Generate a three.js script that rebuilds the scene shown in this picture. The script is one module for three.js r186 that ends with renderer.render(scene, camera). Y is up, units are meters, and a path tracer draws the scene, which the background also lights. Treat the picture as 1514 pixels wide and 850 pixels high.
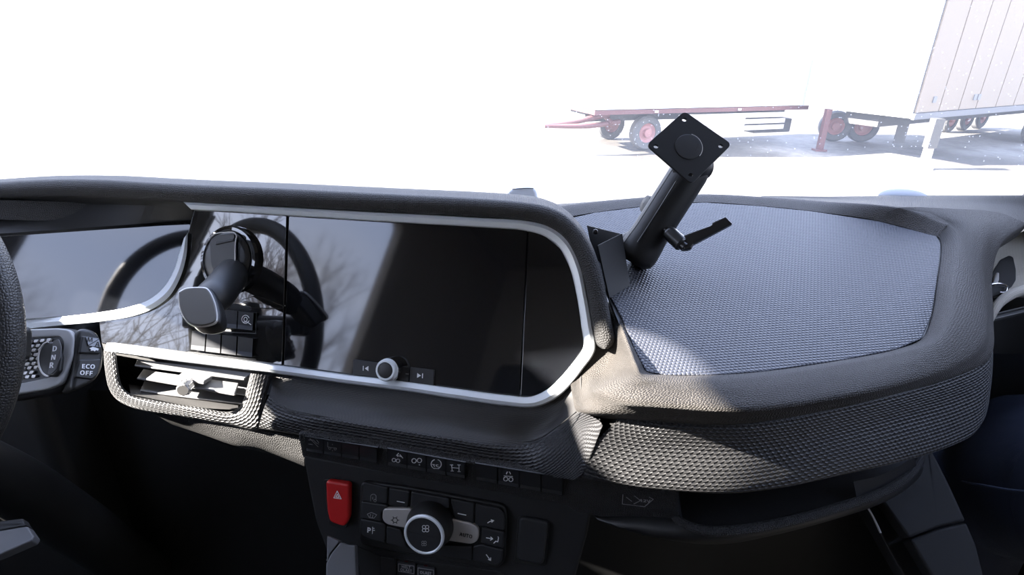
import * as THREE from 'three';
import { mergeGeometries } from 'three/addons/utils/BufferGeometryUtils.js';
import { FontLoader } from 'three/addons/loaders/FontLoader.js';
import { RoundedBoxGeometry } from 'three/addons/geometries/RoundedBoxGeometry.js';
import { ImprovedNoise } from 'three/addons/math/ImprovedNoise.js';

// ------------------------------------------------------------------ camera, sky, sun, exposure
const V = (x, y, z) => new THREE.Vector3(x, y, z);
const FOCAL = 850, PITCH = THREE.MathUtils.degToRad(23.5), ROLL = THREE.MathUtils.degToRad(1.5);
const EYE = V(0, 3.0, 0);                                     // 3 m above the yard, inside a high truck cab
const scene = new THREE.Scene();
const camera = new THREE.PerspectiveCamera(2 * Math.atan(425 / FOCAL) * 180 / Math.PI, 1514 / 850, 0.02, 400);
camera.position.copy(EYE);
camera.rotation.order = 'YXZ';
camera.rotation.set(-PITCH, 0, ROLL);

const renderer = new THREE.WebGLRenderer();
renderer.toneMapping = THREE.LinearToneMapping;
renderer.toneMappingExposure = 4.6;
renderer.shadowMap.enabled = true;

const noise3 = new ImprovedNoise();
function fbm(x, y, z, oct = 5) { let s = 0, a = 0.5, f = 1; for (let i = 0; i < oct; i++) { s += a * noise3.noise(x * f, y * f, z * f); a *= 0.5; f *= 2.03; } return s; }
{ // winter sky: pale near the horizon, blue above, broken thin cloud all the way round
  const w = 512, h = 256, a = new Float32Array(w * h * 4);
  for (let j = 0; j < h; j++) for (let i = 0; i < w; i++) {
    const el = ((j + 0.5) / h - 0.5) * Math.PI, az = (i + 0.5) / w * 2 * Math.PI;
    const x = Math.cos(el) * Math.cos(az), y = Math.sin(el), z = Math.cos(el) * Math.sin(az);
    const t = Math.pow(Math.max(y, 0), 0.55);
    let c = Math.min(1, Math.max(0, 0.5 + 1.5 * fbm(x * 2.2 + 7, y * 4.5, z * 2.2, 6)));
    c = c * c * 0.5;
    const k = (j * w + i) * 4;
    a[k] = (1.16 - 0.58 * t) * (1 - c) + 1.5 * c;
    a[k + 1] = (1.25 - 0.44 * t) * (1 - c) + 1.5 * c;
    a[k + 2] = (1.48 - 0.02 * t) * (1 - c) + 1.56 * c;
    a[k + 3] = 1;
  }
  const sky = new THREE.DataTexture(a, w, h, THREE.RGBAFormat, THREE.FloatType);
  sky.mapping = THREE.EquirectangularReflectionMapping; sky.magFilter = sky.minFilter = THREE.LinearFilter; sky.needsUpdate = true;
  scene.background = sky;
}
const SUN_FROM = V(-1, 0.55, 0.12).normalize();               // low winter sun through the driver's door window
const sun = new THREE.DirectionalLight(new THREE.Color(1, 0.93, 0.84), 15);
sun.position.copy(EYE).addScaledVector(SUN_FROM, 40); sun.target.position.copy(EYE);
sun.castShadow = true; sun.shadow.mapSize.set(4096, 4096);
Object.assign(sun.shadow.camera, { left: -25, right: 25, top: 25, bottom: -25, near: 1, far: 90 });
scene.add(sun, sun.target);

// ------------------------------------------------------------------ measuring: a photo pixel plus a depth or a height gives a point
const AX = V(1, 0, 0), AY = V(0, 1, 0), AZ = V(0, 0, 1);
camera.updateMatrixWorld(); camera.matrixWorld.extractBasis(AX, AY, AZ);
const ray = (px, py) => V(0, 0, 0).addScaledVector(AX, (px - 757) / FOCAL).addScaledVector(AY, (425 - py) / FOCAL).addScaledVector(AZ, -1);
const D = (px, py, d) => ray(px, py).multiplyScalar(d).add(EYE);                       // at a distance along the view
const Y = (px, py, h) => { const r = ray(px, py); return r.multiplyScalar(h / r.y).add(EYE); };   // at a height over the eye
const depth = v => -v.clone().sub(EYE).dot(AZ);
const W = (x, h, z) => V(x, EYE.y + h, z);

class Face {                                                   // a flat working plane in the cab with its own axes
  constructor(a, b, c) {                                       // a -> b runs to the right, c lies above or below
    this.o = a.clone(); this.ex = b.clone().sub(a).normalize();
    this.n = this.ex.clone().cross(c.clone().sub(a)).normalize();
    if (this.n.dot(EYE.clone().sub(a)) < 0) this.n.negate();
    this.ey = this.n.clone().cross(this.ex);
    this.m = new THREE.Matrix4().makeBasis(this.ex, this.ey, this.n).setPosition(this.o);
  }
  static facing(o, n) { const ex = V(0, 1, 0).cross(n).normalize(); return new Face(o, o.clone().add(ex), o.clone().add(n.clone().cross(ex))); }
  hit(px, py, off = 0) {
    const r = ray(px, py), o = this.o.clone().addScaledVector(this.n, off).sub(EYE);
    return r.multiplyScalar(o.dot(this.n) / r.dot(this.n)).add(EYE);
  }
  flat(px, py, off = 0) { const p = this.hit(px, py, off).sub(this.o); return new THREE.Vector2(p.dot(this.ex), p.dot(this.ey)); }
}

// ------------------------------------------------------------------ names and tags
const used = {};
function numbered(name) { const k = used[name] = (used[name] ?? -1) + 1; return k ? `${name}_${String(k).padStart(3, '0')}` : name; }
function shade(o) { o.castShadow = o.receiveShadow = true; return o; }
function thing(name, label, category, group, at) {
  const o = new THREE.Group(); o.name = numbered(name); o.userData = { label, category };
  if (group) o.userData.group = group;
  if (at) o.position.copy(at);
  scene.add(o); o.updateMatrixWorld(true); return o;
}
function part(name, geo, mat, parent, label) {                // geometry in world coordinates, moved into the parent's frame
  const m = shade(new THREE.Mesh(geo, mat)); m.name = name;
  if (parent !== scene) { parent.updateWorldMatrix(true, false); geo.applyMatrix4(parent.matrixWorld.clone().invert()); }
  if (label) m.userData.label = label;
  parent.add(m); return m;
}
function struct(name, geo, mat, label) { const m = part(name, geo, mat, scene); m.userData.kind = 'structure'; if (label) m.userData.label = label; return m; }
function solo(name, geo, mat, label, category, group) {
  const m = part(numbered(name), geo, mat, scene); m.userData = { label, category }; if (group) m.userData.group = group; return m;
}

// ------------------------------------------------------------------ shapes
function toCreasedNormals(geo, crease) {                       // smooth shading under the crease angle, large faces weigh more so that flats stay flat
  const g = geo.index ? geo.toNonIndexed() : geo, P = g.attributes.position, n = P.count / 3, F = [], U = [], at = new Map(), keys = new Array(P.count), cos = Math.cos(crease);
  const a = V(0, 0, 0), b = V(0, 0, 0), c = V(0, 0, 0);
  for (let f = 0; f < n; f++) {
    a.fromBufferAttribute(P, f * 3); b.fromBufferAttribute(P, f * 3 + 1); c.fromBufferAttribute(P, f * 3 + 2);
    const x = b.clone().sub(a).cross(c.clone().sub(a)); F.push(x); U.push(x.clone().normalize());
    for (let k = 0; k < 3; k++) { const i = f * 3 + k, h = Math.round(P.getX(i) * 1e5) + ',' + Math.round(P.getY(i) * 1e5) + ',' + Math.round(P.getZ(i) * 1e5); keys[i] = h; const l = at.get(h); if (l) l.push(f); else at.set(h, [f]); }
  }
  const N = new Float32Array(P.count * 3), s = V(0, 0, 0);
  for (let i = 0; i < P.count; i++) { const f = Math.floor(i / 3), u = U[f]; s.set(0, 0, 0); for (const q of at.get(keys[i])) if (U[q].dot(u) > cos) s.add(F[q]); if (s.lengthSq() < 1e-30) s.copy(u); s.normalize(); N[i * 3] = s.x; N[i * 3 + 1] = s.y; N[i * 3 + 2] = s.z; }
  g.setAttribute('normal', new THREE.BufferAttribute(N, 3)); return g;
}
function roundShape(pts, r = 0) {                             // polygon with rounded corners
  const s = new THREE.Shape(), n = pts.length;
  if (!r) { s.setFromPoints(pts); s.closePath(); return s; }
  pts.forEach((p, i) => {
    const a = pts[(i + n - 1) % n], b = pts[(i + 1) % n], rr = Array.isArray(r) ? r[i] : r;
    const ra = Math.min(rr, p.distanceTo(a) * 0.48), rb = Math.min(rr, p.distanceTo(b) * 0.48);
    const q = p.clone().lerp(a, ra / p.distanceTo(a)), w = p.clone().lerp(b, rb / p.distanceTo(b));
    if (i) s.lineTo(q.x, q.y); else s.moveTo(q.x, q.y);
    s.quadraticCurveTo(p.x, p.y, w.x, w.y);
  });
  s.closePath(); return s;
}
function plate(f, pts, { z = 0, t = 0.004, bevel = 0.001, r = 0.002, holes = [], seg = 2, smooth = false } = {}) {   // pts in photo pixels on face f, front at height z
  let p2 = pts.map(p => f.flat(p[0], p[1], z));
  if (smooth) p2 = new THREE.SplineCurve([...p2, p2[0]]).getPoints(p2.length * 6).slice(0, -1);
  if (THREE.ShapeUtils.isClockWise(p2)) p2.reverse();
  const s = roundShape(p2, smooth ? 0 : r);
  for (const h of holes) { const q = h.map(p => f.flat(p[0], p[1], z)); if (!THREE.ShapeUtils.isClockWise(q)) q.reverse(); s.holes.push(new THREE.Path(roundShape(q, r).getPoints(4))); }
  const g = new THREE.ExtrudeGeometry(s, { depth: Math.max(t - 2 * bevel, 1e-4), bevelEnabled: bevel > 0, bevelThickness: bevel, bevelSize: bevel, bevelOffset: -bevel, bevelSegments: seg, curveSegments: 5 });
  g.translate(0, 0, z - t + bevel).applyMatrix4(f.m);
  return toCreasedNormals(g, 0.6);
}
function loft(rows, { nu = 60, nv = 4, smooth = true, crease = 0.9, uvs = 1, uvOf = null } = {}) {   // rows: lists of points along; a smooth skin across them
  const sample = (pts, n) => { if (pts.length === 2) return Array.from({ length: n + 1 }, (_, i) => pts[0].clone().lerp(pts[1], i / n)); const c = new THREE.CatmullRomCurve3(pts, false, 'centripetal'); return Array.from({ length: n + 1 }, (_, i) => c.getPoint(i / n)); };
  const along = rows.map(r => sample(r, nu)), m = smooth ? (rows.length - 1) * nv : rows.length - 1, grid = [];
  for (let i = 0; i <= nu; i++) { const col = along.map(r => r[i]); grid.push(smooth ? sample(col, m) : col); }
  const pos = [], uv = [], idx = [];
  let ua = 0; const mid = m >> 1, ur = new Array(m + 1).fill(0);
  for (let i = 0; i <= nu; i++) {
    if (i) ua += grid[i][mid].distanceTo(grid[i - 1][mid]);
    let v = 0;
    for (let j = 0; j <= m; j++) { if (j) v += grid[i][j].distanceTo(grid[i][j - 1]); const p = grid[i][j]; pos.push(p.x, p.y, p.z); if (i && uvOf === 'rows') ur[j] += grid[i][j].distanceTo(grid[i - 1][j]); uv.push(uvOf === 'rows' ? ur[j] : ua * uvs, v * uvs); }
  }
  for (let i = 0; i < nu; i++) for (let j = 0; j < m; j++) { const a = i * (m + 1) + j, b = a + m + 1; idx.push(a, b, a + 1, b, b + 1, a + 1); }
  const g = new THREE.BufferGeometry();
  g.setAttribute('position', new THREE.Float32BufferAttribute(pos, 3)); g.setAttribute('uv', new THREE.Float32BufferAttribute(uv, 2)); g.setIndex(idx);
  g.computeVertexNormals();
  const o = toCreasedNormals(g, crease), P = o.attributes.position, N = o.attributes.normal;
  let front = 0;                                              // faces look at the eye where they are seen
  for (let i = 0; i < P.count; i += 7) front += Math.sign(N.getX(i) * (EYE.x - P.getX(i)) + N.getY(i) * (EYE.y - P.getY(i)) + N.getZ(i) * (EYE.z - P.getZ(i)));
  if (front < 0) { const x = o.index ? null : o; for (const k of ['position', 'normal', 'uv']) { const A = x.attributes[k], s = A.itemSize; for (let i = 0; i < A.count; i += 3) for (let c = 0; c < s; c++) { const q = A.array[(i + 1) * s + c]; A.array[(i + 1) * s + c] = A.array[(i + 2) * s + c]; A.array[(i + 2) * s + c] = q; } } for (let i = 0; i < N.array.length; i++) N.array[i] *= -1; }
  return o;
}
function limb(pts, radii, { n = 40, k = 20, close = true } = {}) {       // tube whose radius changes along it
  const c = new THREE.CatmullRomCurve3(pts), fr = c.computeFrenetFrames(n, false), pos = [], uv = [], idx = []; let L = 0, last = null;
  for (let i = 0; i <= n; i++) {
    const t = i / n, p = c.getPointAt(t), x = c.getUtoTmapping(t) * (radii.length - 1), a = Math.min(Math.floor(x), radii.length - 2), f = x - a, s = f * f * (3 - 2 * f), r = radii[a] + (radii[a + 1] - radii[a]) * s;
    if (last) L += p.distanceTo(last); last = p;
    for (let j = 0; j <= k; j++) { const b = j / k * 2 * Math.PI, q = p.clone().addScaledVector(fr.normals[i], r * Math.cos(b)).addScaledVector(fr.binormals[i], r * Math.sin(b)); pos.push(q.x, q.y, q.z); uv.push(L, b * r); }
  }
  for (let i = 0; i < n; i++) for (let j = 0; j < k; j++) { const a = i * (k + 1) + j, b = a + k + 1; idx.push(a, a + 1, b, b, a + 1, b + 1); }
  if (close) for (const e of [0, n]) { const p = c.getPointAt(e / n), z = pos.length / 3; pos.push(p.x, p.y, p.z); uv.push(0, 0); for (let j = 0; j < k; j++) { const a = e * (k + 1) + j; e ? idx.push(a, a + 1, z) : idx.push(a + 1, a, z); } }
  const g = new THREE.BufferGeometry(); g.setAttribute('position', new THREE.Float32BufferAttribute(pos, 3)); g.setAttribute('uv', new THREE.Float32BufferAttribute(uv, 2)); g.setIndex(idx);
  return toCreasedNormals(g, 1.1);
}
const tube = (pts, r, n = 40, k = 10) => limb(pts, [r, r], { n, k });
function axisGeo(g, at, axis) { return g.applyQuaternion(new THREE.Quaternion().setFromUnitVectors(V(0, 1, 0), axis.clone().normalize())).translate(at.x, at.y, at.z); }
function lathe(profile, at, axis, k = 48) { return axisGeo(toCreasedNormals(new THREE.LatheGeometry(profile.map(p => new THREE.Vector2(p[0], p[1])), k), 0.6), at, axis); }
function block(w, h, d, x, y, z, r = 0) { return (r ? new RoundedBoxGeometry(w, h, d, 3, r) : new THREE.BoxGeometry(w, h, d)).translate(x, y, z); }
function merged(list) { return mergeGeometries(list.map(g => { const q = g.index ? g.toNonIndexed() : g; for (const k of Object.keys(q.attributes)) if (!['position', 'normal', 'uv'].includes(k)) q.deleteAttribute(k); return q; })); }
// flat print on a face
function strokes(f, lines, wpx, z) {
  const out = [];
  for (const l of lines) for (let i = 0; i + 1 < l.length; i++) {
    const a = f.flat(l[i][0], l[i][1], z), b = f.flat(l[i + 1][0], l[i + 1][1], z), d = b.clone().sub(a), w = wpx * 0.0005, len = d.length() || 1e-6;
    out.push(new THREE.BoxGeometry(len + w, w * 2, 0.0003).rotateZ(Math.atan2(d.y, d.x)).translate((a.x + b.x) / 2, (a.y + b.y) / 2, z));
  }
  return merged(out).applyMatrix4(f.m);
}
const arc = (x, y, rx, ry = rx, a = 0, b = 360, n = 20) => Array.from({ length: n + 1 }, (_, i) => { const t = (a + (b - a) * i / n) * Math.PI / 180; return [x + rx * Math.cos(t), y - ry * Math.sin(t)]; });
const font = await new FontLoader().loadAsync('fonts/droid/droid_sans_bold.typeface.json');
function lettering(f, text, p0, p1, z) {                       // baseline from pixel p0 to pixel p1
  const a = f.flat(...p0, z), b = f.flat(...p1, z), g = new THREE.ExtrudeGeometry(font.generateShapes(text, 1), { depth: 0.0003, bevelEnabled: false, curveSegments: 4 });
  g.computeBoundingBox(); const s = a.distanceTo(b) / (g.boundingBox.max.x - g.boundingBox.min.x), e = g.boundingBox.min.x;
  return g.translate(-e, 0, 0).scale(s, s, 1).rotateZ(Math.atan2(b.y - a.y, b.x - a.x)).translate(a.x, a.y, z - 0.0001).applyMatrix4(f.m);
}
function solid(f, polys, z) { return merged(polys.map(p => { const q = p.map(k => f.flat(k[0], k[1], z)); if (THREE.ShapeUtils.isClockWise(q)) q.reverse(); return new THREE.ExtrudeGeometry(new THREE.Shape(q), { depth: 0.0003, bevelEnabled: false }).translate(0, 0, z - 0.0001); })).applyMatrix4(f.m); }

// ------------------------------------------------------------------ procedural relief (uv is in metres; size = metres per tile)
let seed = 7; const rnd = () => (seed = (seed * 16807) % 2147483647) / 2147483647;
function relief(n, size, fn, sizeY = size) {
  const a = new Uint8Array(n * n * 4);
  for (let j = 0; j < n; j++) for (let i = 0; i < n; i++) { const v = Math.round(255 * Math.min(1, Math.max(0, fn(i / n, j / n)))), k = (j * n + i) * 4; a[k] = a[k + 1] = a[k + 2] = v; a[k + 3] = 255; }
  const t = new THREE.DataTexture(a, n, n); t.wrapS = t.wrapT = THREE.RepeatWrapping; t.magFilter = THREE.LinearFilter; t.minFilter = THREE.LinearFilter; t.repeat.set(1 / size, 1 / sizeY); t.needsUpdate = true; return t;
}
function cells(k) { const p = []; for (let j = 0; j < k; j++) for (let i = 0; i < k; i++) p.push([(i + 0.15 + 0.7 * rnd()) / k, (j + 0.15 + 0.7 * rnd()) / k]);
  return (u, v) => { let d1 = 9, d2 = 9; const ci = Math.floor(u * k), cj = Math.floor(v * k); for (let b = -2; b <= 2; b++) for (let a = -2; a <= 2; a++) { const q = p[((cj + b + k) % k) * k + (ci + a + k) % k]; const dx = Math.abs(u - q[0]), dy = Math.abs(v - q[1]), x = Math.min(dx, 1 - dx), y = Math.min(dy, 1 - dy), d = Math.hypot(x, y); if (d < d1) { d2 = d1; d1 = d; } else if (d < d2) d2 = d; } return [d1 * k, d2 * k]; }; }
const c1 = cells(18), c2 = cells(40);
const leatherMap = relief(384, 0.058, (u, v) => { const [a, b] = c1(u, v), [c, d] = c2(u, v); return 0.75 * Math.min(1, (b - a) * 1.6) + 0.25 * Math.min(1, (d - c) * 1.5); });
const scaleMap = relief(256, 0.0148, (u, v) => {               // rows of short overlapping ridges, every other row set off by half
  const y = v * 2, row = Math.floor(y), fy = y - row, fx = ((u * 2 + (row % 2) * 0.5 + 1) % 1), e = Math.abs(fx - 0.5) * 2;
  const c = 0.62 - 0.34 * e * e, k = (fy - c) / 0.42; return Math.max(0, 1 - k * k) * (1 - 0.35 * e * e);
}, 0.0098);
const ribMap = relief(128, 0.0052, (u, v) => { const a = 0.5 + 0.5 * Math.sin(2 * Math.PI * (u * 2 + v)), b = 0.5 + 0.5 * Math.sin(2 * Math.PI * (v * 2 - 0)); return 0.5 * a * b + 0.5 * b; });
const weaveMap = relief(128, 0.0105, (u, v) => { const row = Math.floor(v * 2), fx = (u * 2 + row * 0.5) % 1, fy = (v * 2) % 1; return Math.pow(Math.sin(Math.PI * fx), 0.8) * Math.pow(Math.sin(Math.PI * fy), 0.6); }, 0.0085);
const grainMap = relief(256, 0.02, () => rnd());
const twillMap = relief(128, 0.006, (u, v) => 0.5 + 0.35 * Math.sin(2 * Math.PI * (u * 4 + v * 4)) + 0.15 * rnd());

function dustColor(base, dust, size) {                         // fine settled dust with a grain, over the colour of the glass
  const n = 256, a = new Uint8Array(n * n * 4), to = (v) => Math.round(255 * (v <= 0.0031308 ? v * 12.92 : 1.055 * Math.pow(v, 1 / 2.4) - 0.055));
  for (let j = 0; j < n; j++) for (let i = 0; i < n; i++) { const m = 0.5 + 0.5 * Math.sin(6.2832 * (i / n) + 2 * Math.sin(6.2832 * j / n)) * Math.sin(6.2832 * j / n * 2), q = rnd(), v = dust * (0.35 + 0.5 * m * rnd() + (q > 0.996 ? 4 : 0)), k = (j * n + i) * 4; for (let c = 0; c < 3; c++) a[k + c] = to(base[c] + v); a[k + 3] = 255; }
  const t = new THREE.DataTexture(a, n, n); t.colorSpace = THREE.SRGBColorSpace; t.wrapS = t.wrapT = THREE.RepeatWrapping; t.magFilter = t.minFilter = THREE.LinearFilter; t.repeat.set(1 / size, 1 / size); t.needsUpdate = true; return t;
}
const dustMap = relief(512, 0.8, () => { const q = rnd(); return q > 0.995 ? 0.75 : q > 0.985 ? 0.4 : 0.25; });
const std = (c, rough, extra = {}) => new THREE.MeshPhysicalMaterial({ color: new THREE.Color().setRGB(...(Array.isArray(c) ? c : [c, c, c])), roughness: rough, ...extra });
const M = {
  leather: std([0.028, 0.0272, 0.027], 0.62, { specularIntensity: 0.6, bumpMap: leatherMap, bumpScale: 0.0013 }),
  rimLeather: std([0.04, 0.036, 0.0325], 0.6, { specularIntensity: 0.7, bumpMap: leatherMap, bumpScale: 0.0013 }),
  scale: std([0.028, 0.028, 0.0295], 0.45, { bumpMap: scaleMap, bumpScale: 0.0016 }),
  rib: std([0.035, 0.034, 0.034], 0.5, { bumpMap: ribMap, bumpScale: 0.0004 }),
  weave: std([0.04, 0.043, 0.055], 0.42, { bumpMap: weaveMap, bumpScale: 0.0012 }),
  black: std(0.012, 0.45, { bumpMap: grainMap, bumpScale: 0.00004 }),
  matte: std([0.018, 0.018, 0.0185], 0.6, { specularIntensity: 0.55, bumpMap: grainMap, bumpScale: 0.00006 }),
  key: std([0.024, 0.0245, 0.026], 0.45, { specularIntensity: 0.7 }),
  greyKey: std([0.03, 0.032, 0.037], 0.6, { specularIntensity: 0.5 }),
  carpet: std(0.006, 0.95, { specularIntensity: 0.2, bumpMap: grainMap, bumpScale: 0.001 }),
  gloss: std(1, 0.04, { map: dustColor([0.004, 0.004, 0.004], 0.014, 0.11), clearcoat: 1, clearcoatRoughness: 0.02 }),
  screen: std(1, 0.05, { map: dustColor([0.0035, 0.004, 0.0055], 0.004, 0.13), ior: 1.62 }),
  silver: std([0.68, 0.72, 0.75], 0.32, { metalness: 0.15 }),
  satin: std([0.5, 0.48, 0.455], 0.38, { metalness: 0.35 }),
  chrome: std([0.75, 0.75, 0.76], 0.12, { metalness: 1 }),
  slat: std([0.17, 0.17, 0.175], 0.5, { bumpMap: grainMap, bumpScale: 0.00004 }),
  frameGrey: std([0.3, 0.3, 0.3], 0.5, { bumpMap: grainMap, bumpScale: 0.00006 }),  // lighter grey makes up for sunlight missing on the stalk frame
  greyPlastic: std([0.085, 0.085, 0.088], 0.5, { bumpMap: grainMap, bumpScale: 0.00006 }),
  print: std([0.8, 0.81, 0.82], 0.6),
  dimPrint: std([0.3, 0.3, 0.31], 0.6),
  darkPrint: std(0.02, 0.6),
  red: std([0.5, 0.012, 0.012], 0.4),
  mount: std(0.011, 0.5, { specularIntensity: 0.6, bumpMap: grainMap, bumpScale: 0.00005 }),
  mountGloss: std(0.012, 0.3),
  wheelLeather: std(0.018, 0.42, { bumpMap: leatherMap, bumpScale: 0.0006 }),
  pod: std([0.58, 0.6, 0.63], 0.6),
  cream: std([0.42, 0.39, 0.33], 0.55, { bumpMap: ribMap, bumpScale: 0.0006 }),  // on the side vent this pale tone carries sunlight that never reaches it
  denim: std([0.008, 0.015, 0.036], 0.9, { bumpMap: twillMap, bumpScale: 0.0004, sheen: 0.3, sheenColor: new THREE.Color(0.1, 0.14, 0.25) }),
  lining: std([0.3, 0.275, 0.24], 0.9, { bumpMap: grainMap, bumpScale: 0.0006 }),
  bodywork: std([0.6, 0.6, 0.6], 0.35),
  seat: std(0.02, 0.85, { bumpMap: grainMap, bumpScale: 0.0006 }),
  pane: new THREE.MeshPhysicalMaterial({ color: 0xffffff, transmission: 1, roughness: 0, thickness: 0, ior: 1.5 }),
  dustyPane: new THREE.MeshPhysicalMaterial({ color: 0xffffff, transmission: 1, roughness: 0.95, roughnessMap: dustMap, thickness: 0, ior: 1.5 }),
};

// ------------------------------------------------------------------ cab shell
const XL = -1.42, XR = 1.1, ZF = -1.16, ZB = 1.35, FLOOR = -1.45, ROOF = 0.85;
struct('floor', block(XR - XL + 0.2, 0.06, ZB - ZF + 0.2, (XL + XR) / 2, EYE.y + FLOOR - 0.03, (ZF + ZB) / 2), M.carpet);
struct('ceiling', block(XR - XL + 0.2, 0.06, ZB - ZF - 0.12, (XL + XR) / 2, EYE.y + ROOF + 0.03, (ZF + ZB) / 2 + 0.2), M.lining);
struct('wall_back', block(XR - XL + 0.2, ROOF - FLOOR, 0.06, (XL + XR) / 2, EYE.y + (ROOF + FLOOR) / 2, ZB + 0.03), M.lining);
struct('wall_front', block(XR - XL + 0.2, -0.36 - FLOOR, 0.06, (XL + XR) / 2, EYE.y + (FLOOR - 0.36) / 2, ZF - 0.05), M.black);
struct('trim_1', block(XR - XL + 0.2, 0.14, 0.1, (XL + XR) / 2, EYE.y + ROOF - 0.05, -0.78), M.lining);
function doorWall(side) {                                      // a door with a leaning front edge and a window opening
  const x = side < 0 ? XL : XR, s = new THREE.Shape([[ZF - 0.08, FLOOR], [ZB, FLOOR], [ZB, ROOF], [-0.72, ROOF], [ZF - 0.08, -0.3]].map(p => new THREE.Vector2(p[0], p[1])));
  const win = (side > 0 ? [[-0.84, -0.2], [0.0, -0.2], [0.0, 0.45], [-0.5, 0.45]] : [[-0.84, -0.05], [-0.58, -0.46], [0.42, -0.46], [0.42, 0.59], [-0.44, 0.59], [-0.61, 0.135], [-0.79, 0.03]]).map(p => new THREE.Vector2(p[0], p[1]));  // outlines shaped to steer where sun and skylight fall on the dashboard
  s.holes.push(new THREE.Path(roundShape(win.slice().reverse(), 0.06).getPoints(5)));
  const g = new THREE.ExtrudeGeometry(s, { depth: 0.06, bevelEnabled: false }).rotateY(-Math.PI / 2).translate(side < 0 ? x : x + 0.06, EYE.y, 0);
  struct(side < 0 ? 'wall_left' : 'wall_right', g, side < 0 ? M.lining : M.black);
  const p = new THREE.ShapeGeometry(roundShape(win, 0.06), 5).rotateY(-Math.PI / 2).translate(x + side * 0.02, EYE.y, 0);
  struct(side < 0 ? 'window_2' : 'window_3', p, M.pane);
}
doorWall(-1); doorWall(1);
struct('window_1', loft([[W(XL, -0.36, ZF + 0.02), W(-0.9, -0.36, ZF - 0.05), W(-0.16, -0.36, ZF - 0.07), W(0.6, -0.36, ZF - 0.05), W(XR, -0.36, ZF + 0.02)], [W(XL, ROOF, -0.8), W(-0.9, ROOF, -0.86), W(-0.16, ROOF, -0.88), W(0.6, ROOF, -0.86), W(XR, ROOF, -0.8)]], { nu: 30, smooth: false }), M.dustyPane, 'dusty windscreen above the dashboard');

// ------------------------------------------------------------------ working planes of the dashboard
const SCR = new Face(Y(418, 540, -0.47), Y(770, 590, -0.452), Y(425, 320, -0.262));       // central display
const CLU = Face.facing(D(140, 405, 1.0), V(-0.037, 0.45, 0.892));              // instrument screen, set back
const SWI = new Face(Y(455, 660, -0.56), Y(830, 728, -0.56), Y(640, 712, -0.59));         // switch rows
const CON = new Face(Y(455, 690, -0.60), Y(830, 755, -0.60), Y(620, 850, -0.735));        // centre console

// ------------------------------------------------------------------ leather hood over the displays
{
  const t = thing('dash_hood', 'black grained leather hood arching over the instrument and centre displays', 'dashboard hood');
  const out = [[-80, 274], [0, 268], [70, 264], [150, 264], [220, 268], [300, 272], [400, 276], [500, 281], [600, 286], [700, 291], [765, 296], [805, 302], [832, 313], [855, 333], [874, 362], [888, 400], [899, 450], [906, 485], [909, 500], [905, 510], [898, 515.5]];
  const inn = [[-80, 296], [0, 293], [70, 291], [150, 292], [220, 295], [285, 299], [400, 304.5], [500, 310], [600, 315], [700, 320], [760, 323.5], [790, 328], [815, 337], [836, 353], [851, 378], [862, 408], [871, 452], [877, 488], [881, 506], [885, 512], [891, 516]];
  const mixp = (k) => out.map((o, i) => [inn[i][0] + (o[0] - inn[i][0]) * k, inn[i][1] + (o[1] - inn[i][1]) * k]);
  const row = (k, off) => mixp(k).map(p => SCR.hit(p[0], p[1], off));
  const back = (k, off, dz, dy) => row(k, off).map((p, i) => p.add(V(i > 12 ? 0.0 : 0, dy, -dz)));
  part('leather_cover', loft([row(-0.06, -0.03), row(0.0, 0.012), row(0.12, 0.026), row(0.5, 0.033), row(0.86, 0.03), row(1, 0.012), back(0.96, -0.01, 0.03, 0), back(0.55, -0.03, 0.12, -0.02), back(0.0, -0.03, 0.16, -0.08)], { nu: 110, nv: 4 }), M.leather, t);
}
// silver trim sweeping round the centre display
const trimIn = [[283, 310], [350, 314], [425, 319], [520, 325], [620, 331], [710, 336], [775, 341], [806, 350], [828, 368], [843, 398], [853, 440], [859, 480], [862, 513], [846, 537], [829, 557], [811, 574], [785, 586], [750, 584], [680, 575], [600, 564], [510, 553], [418, 540.5], [330, 529], [240, 517], [158, 507]];
const trimOut = [[270, 297.5], [350, 302], [425, 306], [520, 311], [620, 316], [710, 321], [783, 326], [819, 337], [844, 360], [859, 394], [868, 436], [875, 476], [880, 517], [861, 547], [842, 571], [820, 590], [790, 602], [748, 600], [676, 590], [598, 578], [508, 566.5], [416, 553.5], [328, 542], [240, 531], [154, 519.5]];
function ribbon(f, a, b, offs, opts) { return loft(offs.map(([k, o]) => a.map((p, i) => f.hit(p[0] + (b[i][0] - p[0]) * k, p[1] + (b[i][1] - p[1]) * k, o))), { smooth: false, ...opts }); }
{
  const t = thing('display_frame', 'silver trim strip sweeping round the centre display and along its lower edge', 'trim');
  part('strip', ribbon(SCR, trimIn, trimOut, [[0, -0.012], [0.02, 0.006], [0.12, 0.009], [0.6, 0.013], [0.9, 0.011], [1, 0.006], [1.02, -0.02]], { nu: 200, crease: 0.5 }), M.silver, t);
}
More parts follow.
